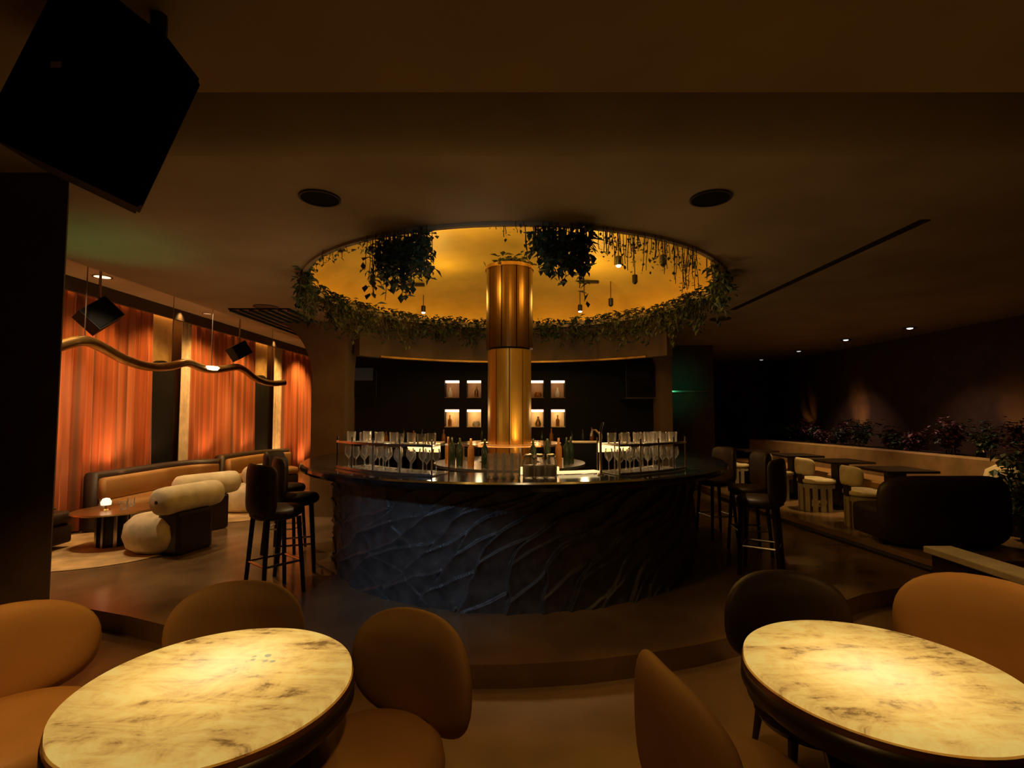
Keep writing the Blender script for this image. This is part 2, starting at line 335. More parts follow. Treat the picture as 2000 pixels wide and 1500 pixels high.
# ceiling with the round opening
bm = bmesh.new(); N_ = 120; R0 = 2.37
def rectpt(a, x0, x1, y0, y1):
    dx, dy = math.cos(a), math.sin(a); t = 1e9
    if dx > 1e-9: t = min(t, (x1-CX)/dx)
    if dx < -1e-9: t = min(t, (x0-CX)/dx)
    if dy > 1e-9: t = min(t, (y1-CY)/dy)
    if dy < -1e-9: t = min(t, (y0-CY)/dy)
    return CX+dx*t, CY+dy*t
X0, X1, Y0, Y1 = -4.19, 8.2, 2.8, 15.2
angs = sorted([2*PI*i/N_ for i in range(N_)] + [math.atan2(y-CY, x-CX) % (2*PI) for x in (X0, X1) for y in (Y0, Y1)])
rows = []
for a in angs:
    ox, oy = rectpt(a, X0, X1, Y0, Y1); ix, iy = CX+R0*math.cos(a), CY+R0*math.sin(a)
    jx, jy = CX+2.78*math.cos(a), CY+2.78*math.sin(a)
    rows.append([bm.verts.new(p) for p in ((jx, jy, ZC+0.06), (ix, iy, ZC+0.06), (ix, iy, ZC), (ox, oy, ZC), (ox, oy, ZC+0.7))])
for i in range(len(rows)):
    j = (i+1) % len(rows)
    for k in range(4): bm.faces.new((rows[i][k], rows[j][k], rows[j][k+1], rows[i][k+1]))
struct('ceiling', bm, M_ceil)
# lip and slot added so the ceiling shades off behind the near soffit
lp = [(2.8 - 0.38*math.sin(t), ZC + 0.7*(1-math.cos(t))) for t in [PI/2*k/12 for k in range(13)]] + [(2.42, 4.3)]
bm = bmesh.new(); A = [bm.verts.new((X0, y, z)) for y, z in lp]; B = [bm.verts.new((X1, y, z)) for y, z in lp]
for k in range(len(lp)-1): bm.faces.new((A[k], B[k], B[k+1], A[k+1]))
struct('ceiling_shade_lip', bm, M_ceil, smooth=True)
struct('ceiling_shade_top', BX(-7.2, 8.2, 1.4, 2.6, 4.3, 4.4), M_black)
struct('ceiling_shade_side', BX(-7.2, 8.2, 1.5, 1.62, 3.2, 4.35), M_black)
prof = [(2.70, ZC+0.05), (2.72, ZC+0.2)] + [(2.72*math.cos(t)**0.9, ZC + 0.2 + 0.48*math.sin(t)) for t in [PI/2*k/14 for k in range(1, 14)]] + [(0, ZC+0.68)]
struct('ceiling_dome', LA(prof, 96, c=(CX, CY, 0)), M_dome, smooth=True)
struct('ceiling_near', BX(-7.2, 8.2, -3, 1.625, 2.8, 3.25), M_soffit)
struct('ceiling_lounge', BX(-7.2, -4.19, 1.63, 15.2, 3.5, 3.6), M_ceil)
struct('trim_shade_end', BX(-4.24, -4.19, 1.5, 3.05, 3.19, 4.35), M_black)  # closes the end of the added shading slot
struct('trim_opening', arcblock(bmesh.new(), R0-0.012, R0+0.03, ZC-0.025, ZC+0.03, 0, 2*PI, 96, (CX, CY)), M_ceil)
struct('trim_ceiling_slot', BX(3.05, 3.13, 3.75, 7.1, ZC-0.006, ZC+0.01), M_black)
struct('wall_left', BX(-6.3, -6.15, -3, 15.2, 0, 3.6), M_pillar)
struct('wall_right', BX(7.55, 7.7, -3, 15.2, 0, 3.6), M_wall)
struct('wall_back', BX(-7.2, 8.2, 15.0, 15.2, 0, 3.6), M_wall)
struct('wall_front', BX(-7.2, 8.2, -3.2, -3.0, -0.1, 3.6), M_wall)
struct('wall_left_near', prism(bmesh.new(), [(-6.15, 3.0), (-2.66, 3.0), (-2.66, 3.0), (-3.05, 3.45), (-6.15, 3.45)][:2] + [(-3.05, 3.45), (-6.15, 3.45)], 0, 3.25), M_wall)
struct('trim_curtain_valance', BX(-5.72, -5.66, 3.5, 14.95, 3.32, 3.5), M_dark)
struct('trim_curtain_led', BX(-5.95, -5.91, 5.0, 14.8, 3.42, 3.45), emat('curtain led', (1.0, 0.42, 0.08), 5.0))
# bar back wall with lit niches
NX = [(-1.29, -1.01), (-0.87, -0.59), (0.36, 0.61), (0.745, 1.02)]; NZ = [(2.03, 2.367), (1.47, 1.81)]
bm = bmesh.new(); YB = 9.8
xs = [-3.0] + [v for p in NX for v in p] + [3.0]
for i in range(0, len(xs), 2): box(bm, xs[i], xs[i+1], YB, YB+0.35, ZU, ZC)
for (a, b) in NX:
    box(bm, a, b, YB, YB+0.35, ZU, 1.47); box(bm, a, b, YB, YB+0.35, 1.81, 2.03); box(bm, a, b, YB, YB+0.35, 2.367, ZC)
    box(bm, a, b, YB+0.3, YB+0.35, 1.47, 2.367)
struct('wall_bar_back', bm, M_black)
for r, (z0, z1) in enumerate(NZ):
    for k, (a, b) in enumerate(NX):
        t = thing('display_niche', '%s lit display niche of the %s row on the black back wall' % (['leftmost', 'second', 'third', 'rightmost'][k], ['upper', 'lower'][r]), 'niche', ((a+b)/2, YB+0.02, z0)); w_ = b-a; h_ = z1-z0
        lin = mat('niche lining', (0.75, 0.55, 0.3) if r else (0.4, 0.22, 0.12), 0.6)  # lower row paler: its fuller lighting is put into the lining colour
        obj('lining', BX(-w_/2+0.002, w_/2-0.002, 0.235, 0.26, 0.0, h_), lin, t)
        obj('shelf', BX(-w_/2+0.002, w_/2-0.002, 0.0, 0.235, 0.0, 0.015), lin, t)
        obj('light_strip', BX(-w_/2+0.01, w_/2-0.01, 0.02, 0.06, h_-0.045, h_-0.003), E_niche, t)
        light('POINT', 'niche_light', ((a+b)/2, YB+0.13, z1-0.08), 0.9 if r else 0.12, (1, 0.6, 0.25), 0.03)
        vs = [[(0, 0), (.05, 0), (.06, .05), (.03, .12), (.016, .16), (.02, .19)], [(0, 0), (.035, 0), (.036, .12), (.014, .16), (.014, .22)], [(0, 0), (.06, .0), (.075, .04), (.055, .09), (.05, .10)]][(k+r) % 3]
        v = obj('vase', LA([(x, z) for x, z in vs], 20), [M_white, M_gold_liq, M_brass][(k*2+r) % 3], None, True, ((a+b)/2 + (-.05, .04, .02, 0)[k], YB+0.12, z0+0.015))
        tag(v, 'small %s standing in the %s %s niche' % (['round-bellied vase', 'slim bottle', 'squat bowl'][(k+r) % 3], ['leftmost', 'second', 'third', 'rightmost'][k], ['upper', 'lower'][r]), ['vase', 'bottle', 'bowl'][(k+r) % 3])
        v.name = ['vase', 'bottle', 'bowl'][(k+r) % 3]
# curved header over the back of the bar
struct('wall_bar_header', arcblock(bmesh.new(), 3.1, 3.25, 2.66, ZC+0.02, rad(128), rad(232), 40, (CX, CY)), M_pillar)
struct('trim_header_edge', arcblock(bmesh.new(), 3.07, 3.1, 2.655, 2.685, rad(135), rad(225), 40, (CX, CY)), M_brass)
# pillars at both sides of the bar, left one flares into the ceiling
def flare(x0, x1, y0, y1, out, zs):
    bm = bmesh.new(); n = 12; rows = []
    for k in range(n+3):
        if k < 2: z, f = (ZU, 0) if k == 0 else (zs, 0)
        else: u = (k-1)/(n+1); z = zs + (ZC-zs)*u; f = out*(1-math.sqrt(max(0, 1-u*u)))
        rows.append([bm.verts.new(p) for p in ((x0-f, y0, z), (x1+f*0.3, y0, z), (x1+f*0.3, y1, z), (x0-f, y1, z))])
    for A, B in zip(rows, rows[1:]):
        for i in range(4): bm.faces.new((A[i], A[(i+1) % 4], B[(i+1) % 4], B[i]))
    bm.faces.new(rows[-1]); return bm
struct('wall_left_pillar', flare(-3.13, -2.62, 8.0, 8.5, 0.7, 2.25), M_pillar)
struct('wall_right_pillar', flare(2.62, 2.85, 9.1, 9.5, 0.0, 2.3), M_pillar)
# leaning screen wall to the right of the bar
bm = bmesh.new(); box(bm, 0, 0.25, 0, 3.0, 0, 3.3)
for v in bm.verts: v.co.x += 5.35 - v.co.z*0.48; v.co.y += 12.2; v.co.z = ZR + v.co.z*0.88
struct('wall_leaning_screen', bm, M_black)
bm = BX(2.9, 4.3, 10.9, 11.0, ZU, ZC); struct('wall_service_screen', bm, M_wall)
struct('trim_reflection_line', BX(2.95, 4.15, 10.72, 10.9, 2.18, 2.21), M_steel)  # bar standing in for a white reflection on a glass panel
# pilasters between the curtains
for i, (a, b) in enumerate(((8.33, 8.95), (11.7, 12.45))):
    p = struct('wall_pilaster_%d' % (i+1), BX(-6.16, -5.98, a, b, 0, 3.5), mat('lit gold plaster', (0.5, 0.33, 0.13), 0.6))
    bm = bmesh.new(); n = 16; w2 = (b-a)/2-0.02; yc = (a+b)/2
    pts = [(yc-w2, ZU), (yc+w2, ZU)] + [(yc + w2*math.cos(PI*k/n), 2.35 + 0.28*math.sin(PI*k/n)) for k in range(n+1)]
    A = [bm.verts.new((-5.98, y, z)) for y, z in pts]; B = [bm.verts.new((-5.90, y, z)) for y, z in pts]
    for k in range(len(pts)): j = (k+1) % len(pts); bm.faces.new((A[k], A[j], B[j], B[k]))
    bm.faces.new(B); bm.faces.new(A[::-1]); struct('trim_arch_panel_%d' % (i+1), bm, M_black)
# ------------------------------------------------------------ curtains
def curtain(y0, y1, label, m, pitch=0.15, amp=0.075, x=-5.86, zb=0.17):
    bm = bmesh.new(); n = int((y1-y0)/pitch*10); rows = []
    for k in range(5):
        z = zb + (3.38-zb)*k/4; r = []
        for i in range(n+1):
            y = y0 + (y1-y0)*i/n; ph = 2*PI*y/pitch + 1.3*math.sin(y*3.1) + 0.25*k*math.sin(y*1.7)
            r.append(bm.verts.new((x + amp*math.sin(ph)*(1-0.12*k) + 0.3*amp*math.sin(ph*0.37+k*0.2), y + 0.012*math.sin(ph*2), z)))
        rows.append(r)
    for A, B in zip(rows, rows[1:]):
        for i in range(n): bm.faces.new((A[i], A[i+1], B[i+1], B[i]))
    t = tag(obj('curtain', bm, m, None, True), label, 'curtain')
    t.modifiers.new('s', 'SOLIDIFY').thickness = 0.006
    return t
curtain(4.0, 8.31, 'wide pleated orange curtain nearest the dark left wall, behind the hung loudspeaker', M_curt)
curtain(9.24, 11.66, 'pleated orange curtain between the two pale sheer strips', M_curt)
curtain(12.95, 14.9, 'far pleated orange curtain beside the flared pillar', M_curt)
curtain(8.97, 9.22, 'narrow pale sheer drape left of the middle orange curtain', M_sheer, 0.08, 0.02, -5.82)
curtain(12.47, 12.93, 'narrow pale sheer drape left of the far orange curtain', M_sheer, 0.08, 0.02, -5.82)

# ------------------------------------------------------------ round bar
bar = thing('round_bar', 'big round bar with carved dark slate front and black polished counter', 'bar', (CX, CY, ZU))
nA, nZ = 1100, 110; HB = 1.0
ang = np.linspace(-PI*0.62, PI*0.62, nA); zz = np.linspace(0, HB, nZ); A_, Z_ = np.meshgrid(ang, zz)
Ss = A_*2.06
def vnoise(x, y, seed):
    rng = np.random.RandomState(seed); g = rng.rand(256, 256)
    xi = np.floor(x).astype(int); yi = np.floor(y).astype(int); fx = x-xi; fy = y-yi
    fx = fx*fx*(3-2*fx); fy = fy*fy*(3-2*fy); G = lambda a, b: g[a % 256, b % 256]
    return (G(xi, yi)*(1-fx)+G(xi+1, yi)*fx)*(1-fy)+(G(xi, yi+1)*(1-fx)+G(xi+1, yi+1)*fx)*fy
wx = Ss + 0.16*(vnoise(Ss*2.2, Z_*2.2, 1)-.5) + 0.05*(vnoise(Ss*8, Z_*8, 2)-.5)
wz = Z_ + 0.14*(vnoise(Ss*2.0+9, Z_*2.4, 3)-.5)
u = (wx - 0.42*wz - 0.75*wz**2*0.9)*3.0 + 1.5*vnoise(Ss*1.1, Z_*1.5, 5)
ph = 1 - (u - np.floor(u)); cell = np.floor(u).astype(int)
saw = np.where(ph > 0.95, (1-ph)/0.05, ph/0.95)**3.5
rr = np.random.RandomState(4).rand(200); v2 = (wz + 0.55*ph*0.4)*(2.0+1.2*rr[cell % 200]) + rr[(cell*7) % 200]*3
ph2 = v2-np.floor(v2); saw2 = np.where(ph2 > 0.93, (1-ph2)/0.07, ph2/0.93)**4
u3 = (wx*0.8 + 0.9*wz - 0.5*wz*wz)*3.4 + 1.4*vnoise(Ss*1.3, Z_*1.6, 15); p3 = u3-np.floor(u3); s3 = np.where(p3 > .95, (1-p3)/.05, p3/.95)**6
mask = np.clip(vnoise(Ss*1.7+3, Z_*2, 17)*2-.7, 0, 1)
disp = 0.020*s3*mask + 0.034*saw*(0.35+1.0*rr[(cell*3) % 200]) + 0.026*saw2 + 0.014*vnoise(Ss*6, Z_*6, 6) + 0.006*vnoise(Ss*20, Z_*20, 8)
disp *= np.clip((HB-Z_)/0.06, 0, 1)*0.5+0.5
RR = 2.0 + disp
V = np.stack([RR*np.sin(A_), -RR*np.cos(A_), Z_], -1).reshape(-1, 3)
idx = np.arange(nA*nZ).reshape(nZ, nA)
F = np.stack([idx[:-1, :-1], idx[:-1, 1:], idx[1:, 1:], idx[1:, :-1]], -1).reshape(-1, 4)
me = bpy.data.meshes.new('carved_front'); me.from_pydata(V.tolist(), [], F.tolist()); me.shade_smooth(); me.materials.append(M_slate)
cf = bpy.data.objects.new('carved_front', me); C.objects.link(cf); cf.parent = bar
obj('bar_body', arcblock(bmesh.new(), 1.88, 2.0, 0, HB, 0, 2*PI, 96), M_black, bar)
pr = [(1.72, HB), (2.30, HB), (2.36, HB+0.012), (2.38, HB+0.04), (2.375, HB+0.068), (2.35, HB+0.08), (1.74, HB+0.08), (1.72, HB+0.07), (1.72, HB)]
obj('countertop', LA(pr, 128), M_counter, bar)
obj('inner_worktop', arcblock(bmesh.new(), 1.28, 1.70, 0.72, 0.76, -1.75, 1.75, 72), M_steel, bar)
obj('speed_rail', arcblock(bmesh.new(), 1.26, 1.28, 0.5, 0.80, -1.75, 1.75, 64), M_steel, bar)
ZT = ZU + HB + 0.08
def ring(px, R, z=ZT):
    """point at bar radius R on the camera side in the pixel column px"""
    k = (px-1000)/FPX; a = k*k+1; b = -2*(CY + k*CX); c = CX*CX + CY*CY - R*R
    Y = (-b - math.sqrt(max(0, b*b-4*a*c)))/(2*a); return Vector((k*Y, Y, z))
# central brass column: curved panels around a core
col = thing('brass_column', 'tall brass clad column rising through the middle of the bar', 'column', (CX-0.05, CY, ZU))
obj('core', LA([(0, 0), (.235, 0), (.235, 3.36), (0, 3.36)], 32), M_dark, col)
for k in range(10):
    a = 2*PI*k/10; obj('panel', arcblock(bmesh.new(), 0.235, 0.262, 0.02, 2.35, a+0.02, a+2*PI/10-0.02, 6), M_gold, col)
for k in range(10):
    a = 2*PI*k/10+0.3; obj('upper_panel', arcblock(bmesh.new(), 0.235, 0.285, 2.37, 3.34, a+0.02, a+2*PI/10-0.02, 6), M_bronze, col)
obj('base_collar', arcblock(bmesh.new(), 0.26, 0.33, 0, 1.1, 0, 2*PI, 40), M_gold, col)
obj('planter_lip', arcblock(bmesh.new(), 0.2, 0.30, 3.33, 3.37, 0, 2*PI, 40), M_brass, col)
# central service island
isl = thing('service_island', 'round dark service island with bottles around the brass column', 'cabinet', (CX-0.05, CY, ZU))
obj('body', arcblock(bmesh.new(), 0.42, 0.85, 0, 0.98, 0, 2*PI, 48), M_black, isl)
obj('top', arcblock(bmesh.new(), 0.36, 0.9, 0.98, 1.01, 0, 2*PI, 48), M_steel, isl)
obj('shelf', arcblock(bmesh.new(), 0.36, 0.62, 1.22, 1.24, 0, 2*PI, 48), M_glassd, isl)
obj('light_strip', arcblock(bmesh.new(), 0.36, 0.38, 1.225, 1.235, 0, 2*PI, 48), E_soft, isl)
for k in range(6):
    a = 2*PI*k/6+.2; obj('post', BX(-.01, .01, -.01, .01, 1.01, 1.22), M_steel, isl, loc=(0.6*math.sin(a), -0.6*math.cos(a), 0))

# cove led
obj_ = struct('trim_cove_light', arcblock(bmesh.new(), 2.56, 2.60, ZC+0.06, ZC+0.085, 0, 2*PI, 96, (CX, CY)), E_cove)

# ------------------------------------------------------------ tables with backlit onyx tops
def onyx_table(x, y, label, m, r=0.48):
    t = thing('onyx_table', label, 'table', (x, y, 0))
    obj('tabletop', LA([(0, 0.722), (r-0.01, 0.722), (r, 0.728), (r, 0.744), (r-0.008, 0.75), (0, 0.75)], 96), m, t)
    obj('rim', arcblock(bmesh.new(), r-0.03, r+0.006, 0.700, 0.7235, 0, 2*PI, 96), M_brass, t)
    obj('light_box', LA([(0, .50), (.20, .50), (.36, .545), (r-.03, .60), (r+.012, .645), (r+.01, .70), (0, .70)], 64), M_wood, t, True)
    for k in range(8):
        a = 2*PI*k/8; bm = bmesh.new(); prism(bm, [(-.012, 0.04), (.012, 0.04), (.012, .30), (-.012, .30)], 0.02, 0.53)
        for v in bm.verts:
            if v.co.z > .5 and v.co.y > .2: v.co.y = 0.24
            elif v.co.y > .2: v.co.y = 0.12
        bmesh.ops.transform(bm, matrix=Matrix.Rotation(a, 4, 'Z'), verts=bm.verts); obj('fin', bm, M_wood, t)
    obj('base', LA([(0, 0), (.20, 0), (.20, .02), (0, .025)], 48), M_metal, t)
    return t
T1 = (-1.10, 1.97); T2 = (1.43, 2.06)
onyx_table(*T1, 'round backlit onyx table at lower left, grey flecked bright middle', onyx('backlit onyx left', -0.04, 0.13, 0.75, 1))
onyx_table(*T2, 'round backlit onyx table at lower right with slanting veins', onyx('backlit onyx right', -0.02, -0.02, -0.9))

# ------------------------------------------------------------ tub chairs around the tables
def tub_chair(x, y, face, label, mb, ms=None, sc=1.0):
    t = thing('tub_chair', label, 'chair', (x, y, 0), face - PI/2); t.scale = sc if isinstance(sc, tuple) else (sc, sc, sc)
    obj('backrest', pad(0.70, 0.50, 0.10, 0.62, 2.4), mb, t, True, (0, -0.30, 0.63))
    obj('seat', LA([(0, .30), (.22, .30), (.285, .33), (.30, .38), (.29, .43), (.25, .462), (.15, .475), (0, .48)], 40), ms or mb, t, True)
    obj('seat_base', LA([(0, .24), (.24, .24), (.26, .27), (.25, .30), (0, .30)], 32), M_wood, t)
    obj('back_support', BX(-.10, .10, -.32, -.24, .25, .46, 0.02), M_wood, t)
    for sx, sy in ((-1, 1), (1, 1), (-1, -1), (1, -1)):
        obj('leg', TU([(sx*.17, sy*.17, .25), (sx*.20, sy*.20, 0)], .02, 8, [.024, .014]), M_wood, t)
    return t
def face_to(x, y, tx, ty): return math.atan2(ty-y, tx-x)
tub_chair(-2.13, 2.22, rad(-34), 'tan leather tub chair at the left edge beside the left onyx table', M_tan, sc=(1.22, 1.15, .97))
tub_chair(-1.36, 2.42, rad(-82), 'brown tub chair behind the left onyx table, only its back showing', M_tand)
tub_chair(-0.56, 2.06, rad(-122), 'brown tub chair right of the left onyx table', M_tand, M_tan)
tub_chair(0.82, 1.93, rad(12), 'dark tub chair seen edge on left of the right onyx table', M_tand, M_tand, sc=.97)
tub_chair(1.47, 2.60, rad(-93), 'near black tub chair behind the right onyx table', M_dark)
tub_chair(2.05, 2.32, rad(-140), 'tan leather tub chair right of the right onyx table', M_tan, sc=1.09)
tub_chair(3.3, 2.75, rad(-100), 'tan tub chair at the right edge beyond the stone capped partition', M_tan)
pw = thing('low_partition', 'low dark partition capped with pale stone behind the right tan chair', 'partition', (2.72, 3.0, 0))
obj('panel', BX(-.06, .06, -.75, .30, 0, .86), M_wood, pw); obj('cap', BX(-.09, .09, -.78, .33, .86, .90, .006), M_stone, pw)

# ------------------------------------------------------------ bar stools
def stool(x, y, face, label, proto=None):
    if proto: return dup(proto, (x, y, ZU), face-PI/2, label)
    t = thing('bar_stool', label, 'stool', (x, y, ZU), face-PI/2, 'stools around the bar')
    obj('seat', LA([(0, .66), (.17, .66), (.215, .69), (.22, .73), (.20, .76), (0, .775)], 32), M_dark, t, True)
    obj('backrest', pad(0.52, 0.44, 0.07, 0.28, 6), M_dark, t, True, (0, -0.21, 0.93))
    for sx, sy in ((-1, 1), (1, 1), (-1, -1), (1, -1)):
        obj('leg', TU([(sx*.14, sy*.14, .67), (sx*.18, sy*.18, 0)], .02, 8, [.022, .018]), M_wood, t)
    for a, b in (((-1, -1), (1, -1)), ((-1, 1), (1, 1)), ((-1, -1), (-1, 1)), ((1, -1), (1, 1))):
        obj('stretcher', TU([(a[0]*.163, a[1]*.163, .28), (b[0]*.163, b[1]*.163, .28)], .011, 6), M_steel, t)
    return t
fc = lambda x, y: face_to(x, y, CX, CY)
s0 = stool(-2.12, 4.66, fc(-2.12, 4.66)+0.25, 'dark bar stool nearest the camera at the left of the bar')
stool(-2.22, 5.34, fc(-2.22, 5.34), 'dark bar stool tucked behind the nearest one at the left of the bar', s0)
stool(-2.65, 6.05, fc(-2.65, 6.05), 'dark bar stool farthest back at the left of the bar', s0)
stool(2.50, 5.22, fc(2.50, 5.22)-0.2, 'dark bar stool nearest the camera at the right of the bar', s0)
stool(2.28, 5.66-0.35, fc(2.2, 5.3), 'dark bar stool tucked under the right side of the counter', s0) if False else stool(2.72, 5.95, fc(2.72, 5.95), 'second dark bar stool behind the right front one', s0)
stool(2.66, 6.75, fc(2.66, 6.75), 'dark bar stool farthest back at the right of the bar', s0)

# ------------------------------------------------------------ glassware on the counter
def glass_t(name, label, cat, prof, m, group, n=14):
    o = obj(name, LA(prof, n), m, None, True); return tag(o, label, cat, group)
P_tall = [(0, .004), (.030, .002), (.034, .01), (.036, .19)]
P_tum = [(0, .003), (.034, .001), (.038, .01), (.041, .095)]
P_wine = [(0, .001), (.034, .002), (.006, .008), (.004, .08), (.012, .09), (.036, .12), (.038, .15), (.030, .195)]
P_jar = [(0, .002), (.045, .001), (.047, .01), (.047, .13), (.034, .15), (.034, .165)]
P_bot = [(0, 0), (.035, 0), (.037, .01), (.037, .19), (.03, .22), (.013, .245), (.013, .31), (0, .31)]
g = None
def drop(o, loc, label, group=None):
    c = o.copy(); C.objects.link(c); c.location = loc; c['label'] = label
    if group: c['group'] = group
    elif 'group' in c: del c['group']
    return c
G_tall = obj('highball_glass', LA(P_tall, 14), M_glass, None, True); G_tall['category'] = 'glass'
G_tum = obj('tumbler', LA(P_tum, 14), M_glass, None, True); G_tum['category'] = 'glass'
G_wine = obj('wine_glass', LA(P_wine, 14), M_glass, None, True); G_wine['category'] = 'glass'
G_bot = obj('bottle', LA(P_bot, 16), M_bot, None, True); G_bot['category'] = 'bottle'
G_bot2 = obj('bottle', LA(P_bot, 16), M_gold_liq, None, True); G_bot2['category'] = 'bottle'
used = set()
def place(proto, loc, label, group=None):
    if proto.name not in used:
        used.add(proto.name); proto.location = loc; proto['label'] = label
        if group: proto['group'] = group
        return proto
    return drop(proto, loc, label, group)
# front tray of tall glasses and storage jars
for k, px in enumerate((960, 976, 992, 1008)):
    for q, R in enumerate((2.12, 2.0)):
        place(G_tall, ring(px, R), '%s tall highball glass from the left, %s row in front of the column' % (ORD[k], ['front', 'back'][q]), 'highball glasses in front of the column')
jar = thing('storage_jar', 'x', 'jar'); obj('body', LA(P_jar, 16), M_glass, jar, True); obj('lid', LA([(0, .165), (.036, .165), (.038, .18), (.02, .19), (0, .19)], 16), M_steel, jar, True)
obj('contents', LA([(0, .012), (.041, .012), (.041, .10), (0, .105)], 12), M_white, jar)
for k, px in enumerate((1032, 1054, 1076)):
    L_ = '%s clear lidded jar right of the tall glasses on the counter' % ['left', 'middle', 'right'][k]
    if k == 0: jar.location = ring(px, 2.05); jar['label'] = L_; jar['group'] = 'lidded jars on the counter'
    else: dup(jar, ring(px, 2.05), 0, L_)
# lit back edge tray
def arc_px(r0, r1, z0, z1, p0, p1, n=16):
    a = lambda px, R: math.atan2(ring(px, R).x-CX, CY-ring(px, R).y)
    return arcblock(bmesh.new(), r0, r1, z0, z1, a(p0, (r0+r1)/2), a(p1, (r0+r1)/2), n)
def lit_ledge(p0, p1, r0, r1, z, th, label, st=E_soft):
    t = thing('lit_ledge', label, 'shelf', (CX, CY, 0))
    obj('glowing_panel', arc_px(r0, r1, z, z+th, p0, p1), st, t)
    for p in (p0+6, p1-6):
        q = ring(p, (r0+r1)/2, 0); b = BX(q.x-CX-.008, q.x-CX+.008, q.y-CY-.008, q.y-CY+.008, ZT, z)
        obj('post', b, M_steel, t)
    return t
lit_ledge(1015, 1090, 1.86, 1.90, ZT+0.005, 0.06, 'short glowing amber ledge behind the lidded jars')
lit_ledge(1082, 1166, 1.84, 1.96, ZT+0.012, 0.012, 'long pale glowing ledge left of the tall tap', emat('pale ledge', (1, .72, .32), 1.1))
# tall tap post
tp = thing('tap_tower', 'tall slim steel tap post on the counter right of the glowing ledge', 'tap', ring(1172, 2.0))
obj('pole', TU([(0, 0, 0), (0, 0, .36)], .011, 10), M_steel, tp); obj('base', LA([(0, 0), (.035, 0), (.03, .012), (0, .014)], 20), M_steel, tp)
obj('spout', TU([(0, 0, .33), (-.03, .05, .37), (-.05, .12, .37), (-.055, .15, .32)], .009, 8), M_steel, tp); obj('handle', TU([(0, 0, .36), (0.02, 0, .44)], .01, 8), M_wood, tp)
# two curved glass racks
def rack(p0, p1, label, side):
    t = thing('glass_rack', label, 'rack', (CX, CY, ZT)); R0_, R1_ = 1.80, 2.14
    a = lambda px: math.atan2(ring(px, 1.97).x-CX, CY-ring(px, 1.97).y); a0, a1 = sorted((a(p0), a(p1)))
    for z in (0.005, 0.24):
        obj('shelf', arcblock(bmesh.new(), R0_, R1_, z, z+.008, a0, a1, 20), M_glass, t)
        obj('rail', arcblock(bmesh.new(), R1_, R1_+.008, z, z+.02, a0, a1, 20), M_steel, t)
    g0, g1 = sorted((a(768 if side == 'left' else 1190), a(838 if side == 'left' else 1262))); obj('glowing_panel', arcblock(bmesh.new(), R0_-.03, R0_-.015, .17, .25, g0, g1, 10), emat('rack glow', (1, .66, .25), 2.2), t)  # panel added to glow in place of the brightly lit shelf
    n = 5
    for k in range(n):
        for R in (R0_+.01, R1_-.005):
            b = a0+(a1-a0)*k/(n-1); obj('post', BX(-.006, .006, -.006, .006, 0, .30), M_steel, t, loc=(R*math.sin(b), -R*math.cos(b), 0))
    nn = 8
    rowsn = [('upper', .249), ('lower', .014)]
    for rn, dz in rowsn:
        for rr_, R in (('front', 2.06), ('back', 1.9)):
            for k in range(nn if rn == 'lower' else 5):
                b = a0 + (a1-a0)*(k+.6)/((nn if rn == 'lower' else 5)+.2)
                proto = G_wine if rn == 'lower' else G_tum
                place(proto, (CX+R*math.sin(b), CY-R*math.cos(b), ZT+dz), '%s %s from the left in the %s %s row of the %s glass rack' % (ORD[k], 'wine glass' if rn == 'lower' else 'tumbler', rr_, rn, side), 'glasses on the %s rack' % side)
    return t
rack(694, 862, 'curved steel and glass rack of glassware at the left of the counter', 'left')
rack(1186, 1304, 'curved steel and glass rack of glassware at the right of the counter', 'right')
for i, (px, Y, z, w_, h_, lb) in enumerate(((812, 5.0, ZT+.32, .34, .012, 'flat glowing tray lying above the left glass rack'), (1215, 5.15, ZT+.28, .34, .012, 'flat glowing tray lying above the right glass rack'))):
    pass
# glowing worktops behind the racks, on the island side
def worktop(p0, p1, Y, z, label):
    a, b = (p0-1000)/1000*Y, (p1-1000)/1000*Y
    t = thing('work_station', label, 'counter', ((a+b)/2, Y, ZU)); w_ = (b-a)/2
    obj('cabinet', BX(-w_, w_, -.12, .12, 0, z-ZU-.02, .005), M_metal, t)
    obj('lit_top', BX(-w_-.01, w_+.01, -.13, .13, z-ZU-.02, z-ZU, .004), mat('pale worktop', (.8, .62, .4), .3), t)
    return t
worktop(818, 866, 7.3, 1.335, 'steel work station with pale lit top at the left behind the island')
worktop(1112, 1168, 7.3, 1.345, 'steel work station with pale lit top at the right behind the island')
light('POINT', 'station_light', (-1.1, 7.1, 1.75), 6, SOFT, 0.05); light('POINT', 'station_light', (1.0, 7.1, 1.75), 6, SOFT, 0.05)
light('POINT', 'station_light', (-0.5, 7.8, 1.75), 1.0, SOFT, 0.05)
# dark cabinet back left of column
cb = thing('bottle_fridge', 'black upright bottle fridge behind the bar left of the column', 'fridge', (-0.72, 7.45, ZU))
obj('body', BX(-.24, .24, -.2, .2, 0, 1.15, .01), M_black, cb); obj('lit_shelf', BX(.0, .23, -.19, .1, 1.15, 1.17), bpy.data.materials['pale worktop'], cb); d_ = obj('door', BX(-.22, .22, -.225, -.2, .08, 1.10, .005), M_metal, cb); obj('handle', TU([(.18, -.235, .5), (.18, -.235, .9)], .01), M_steel, d_)
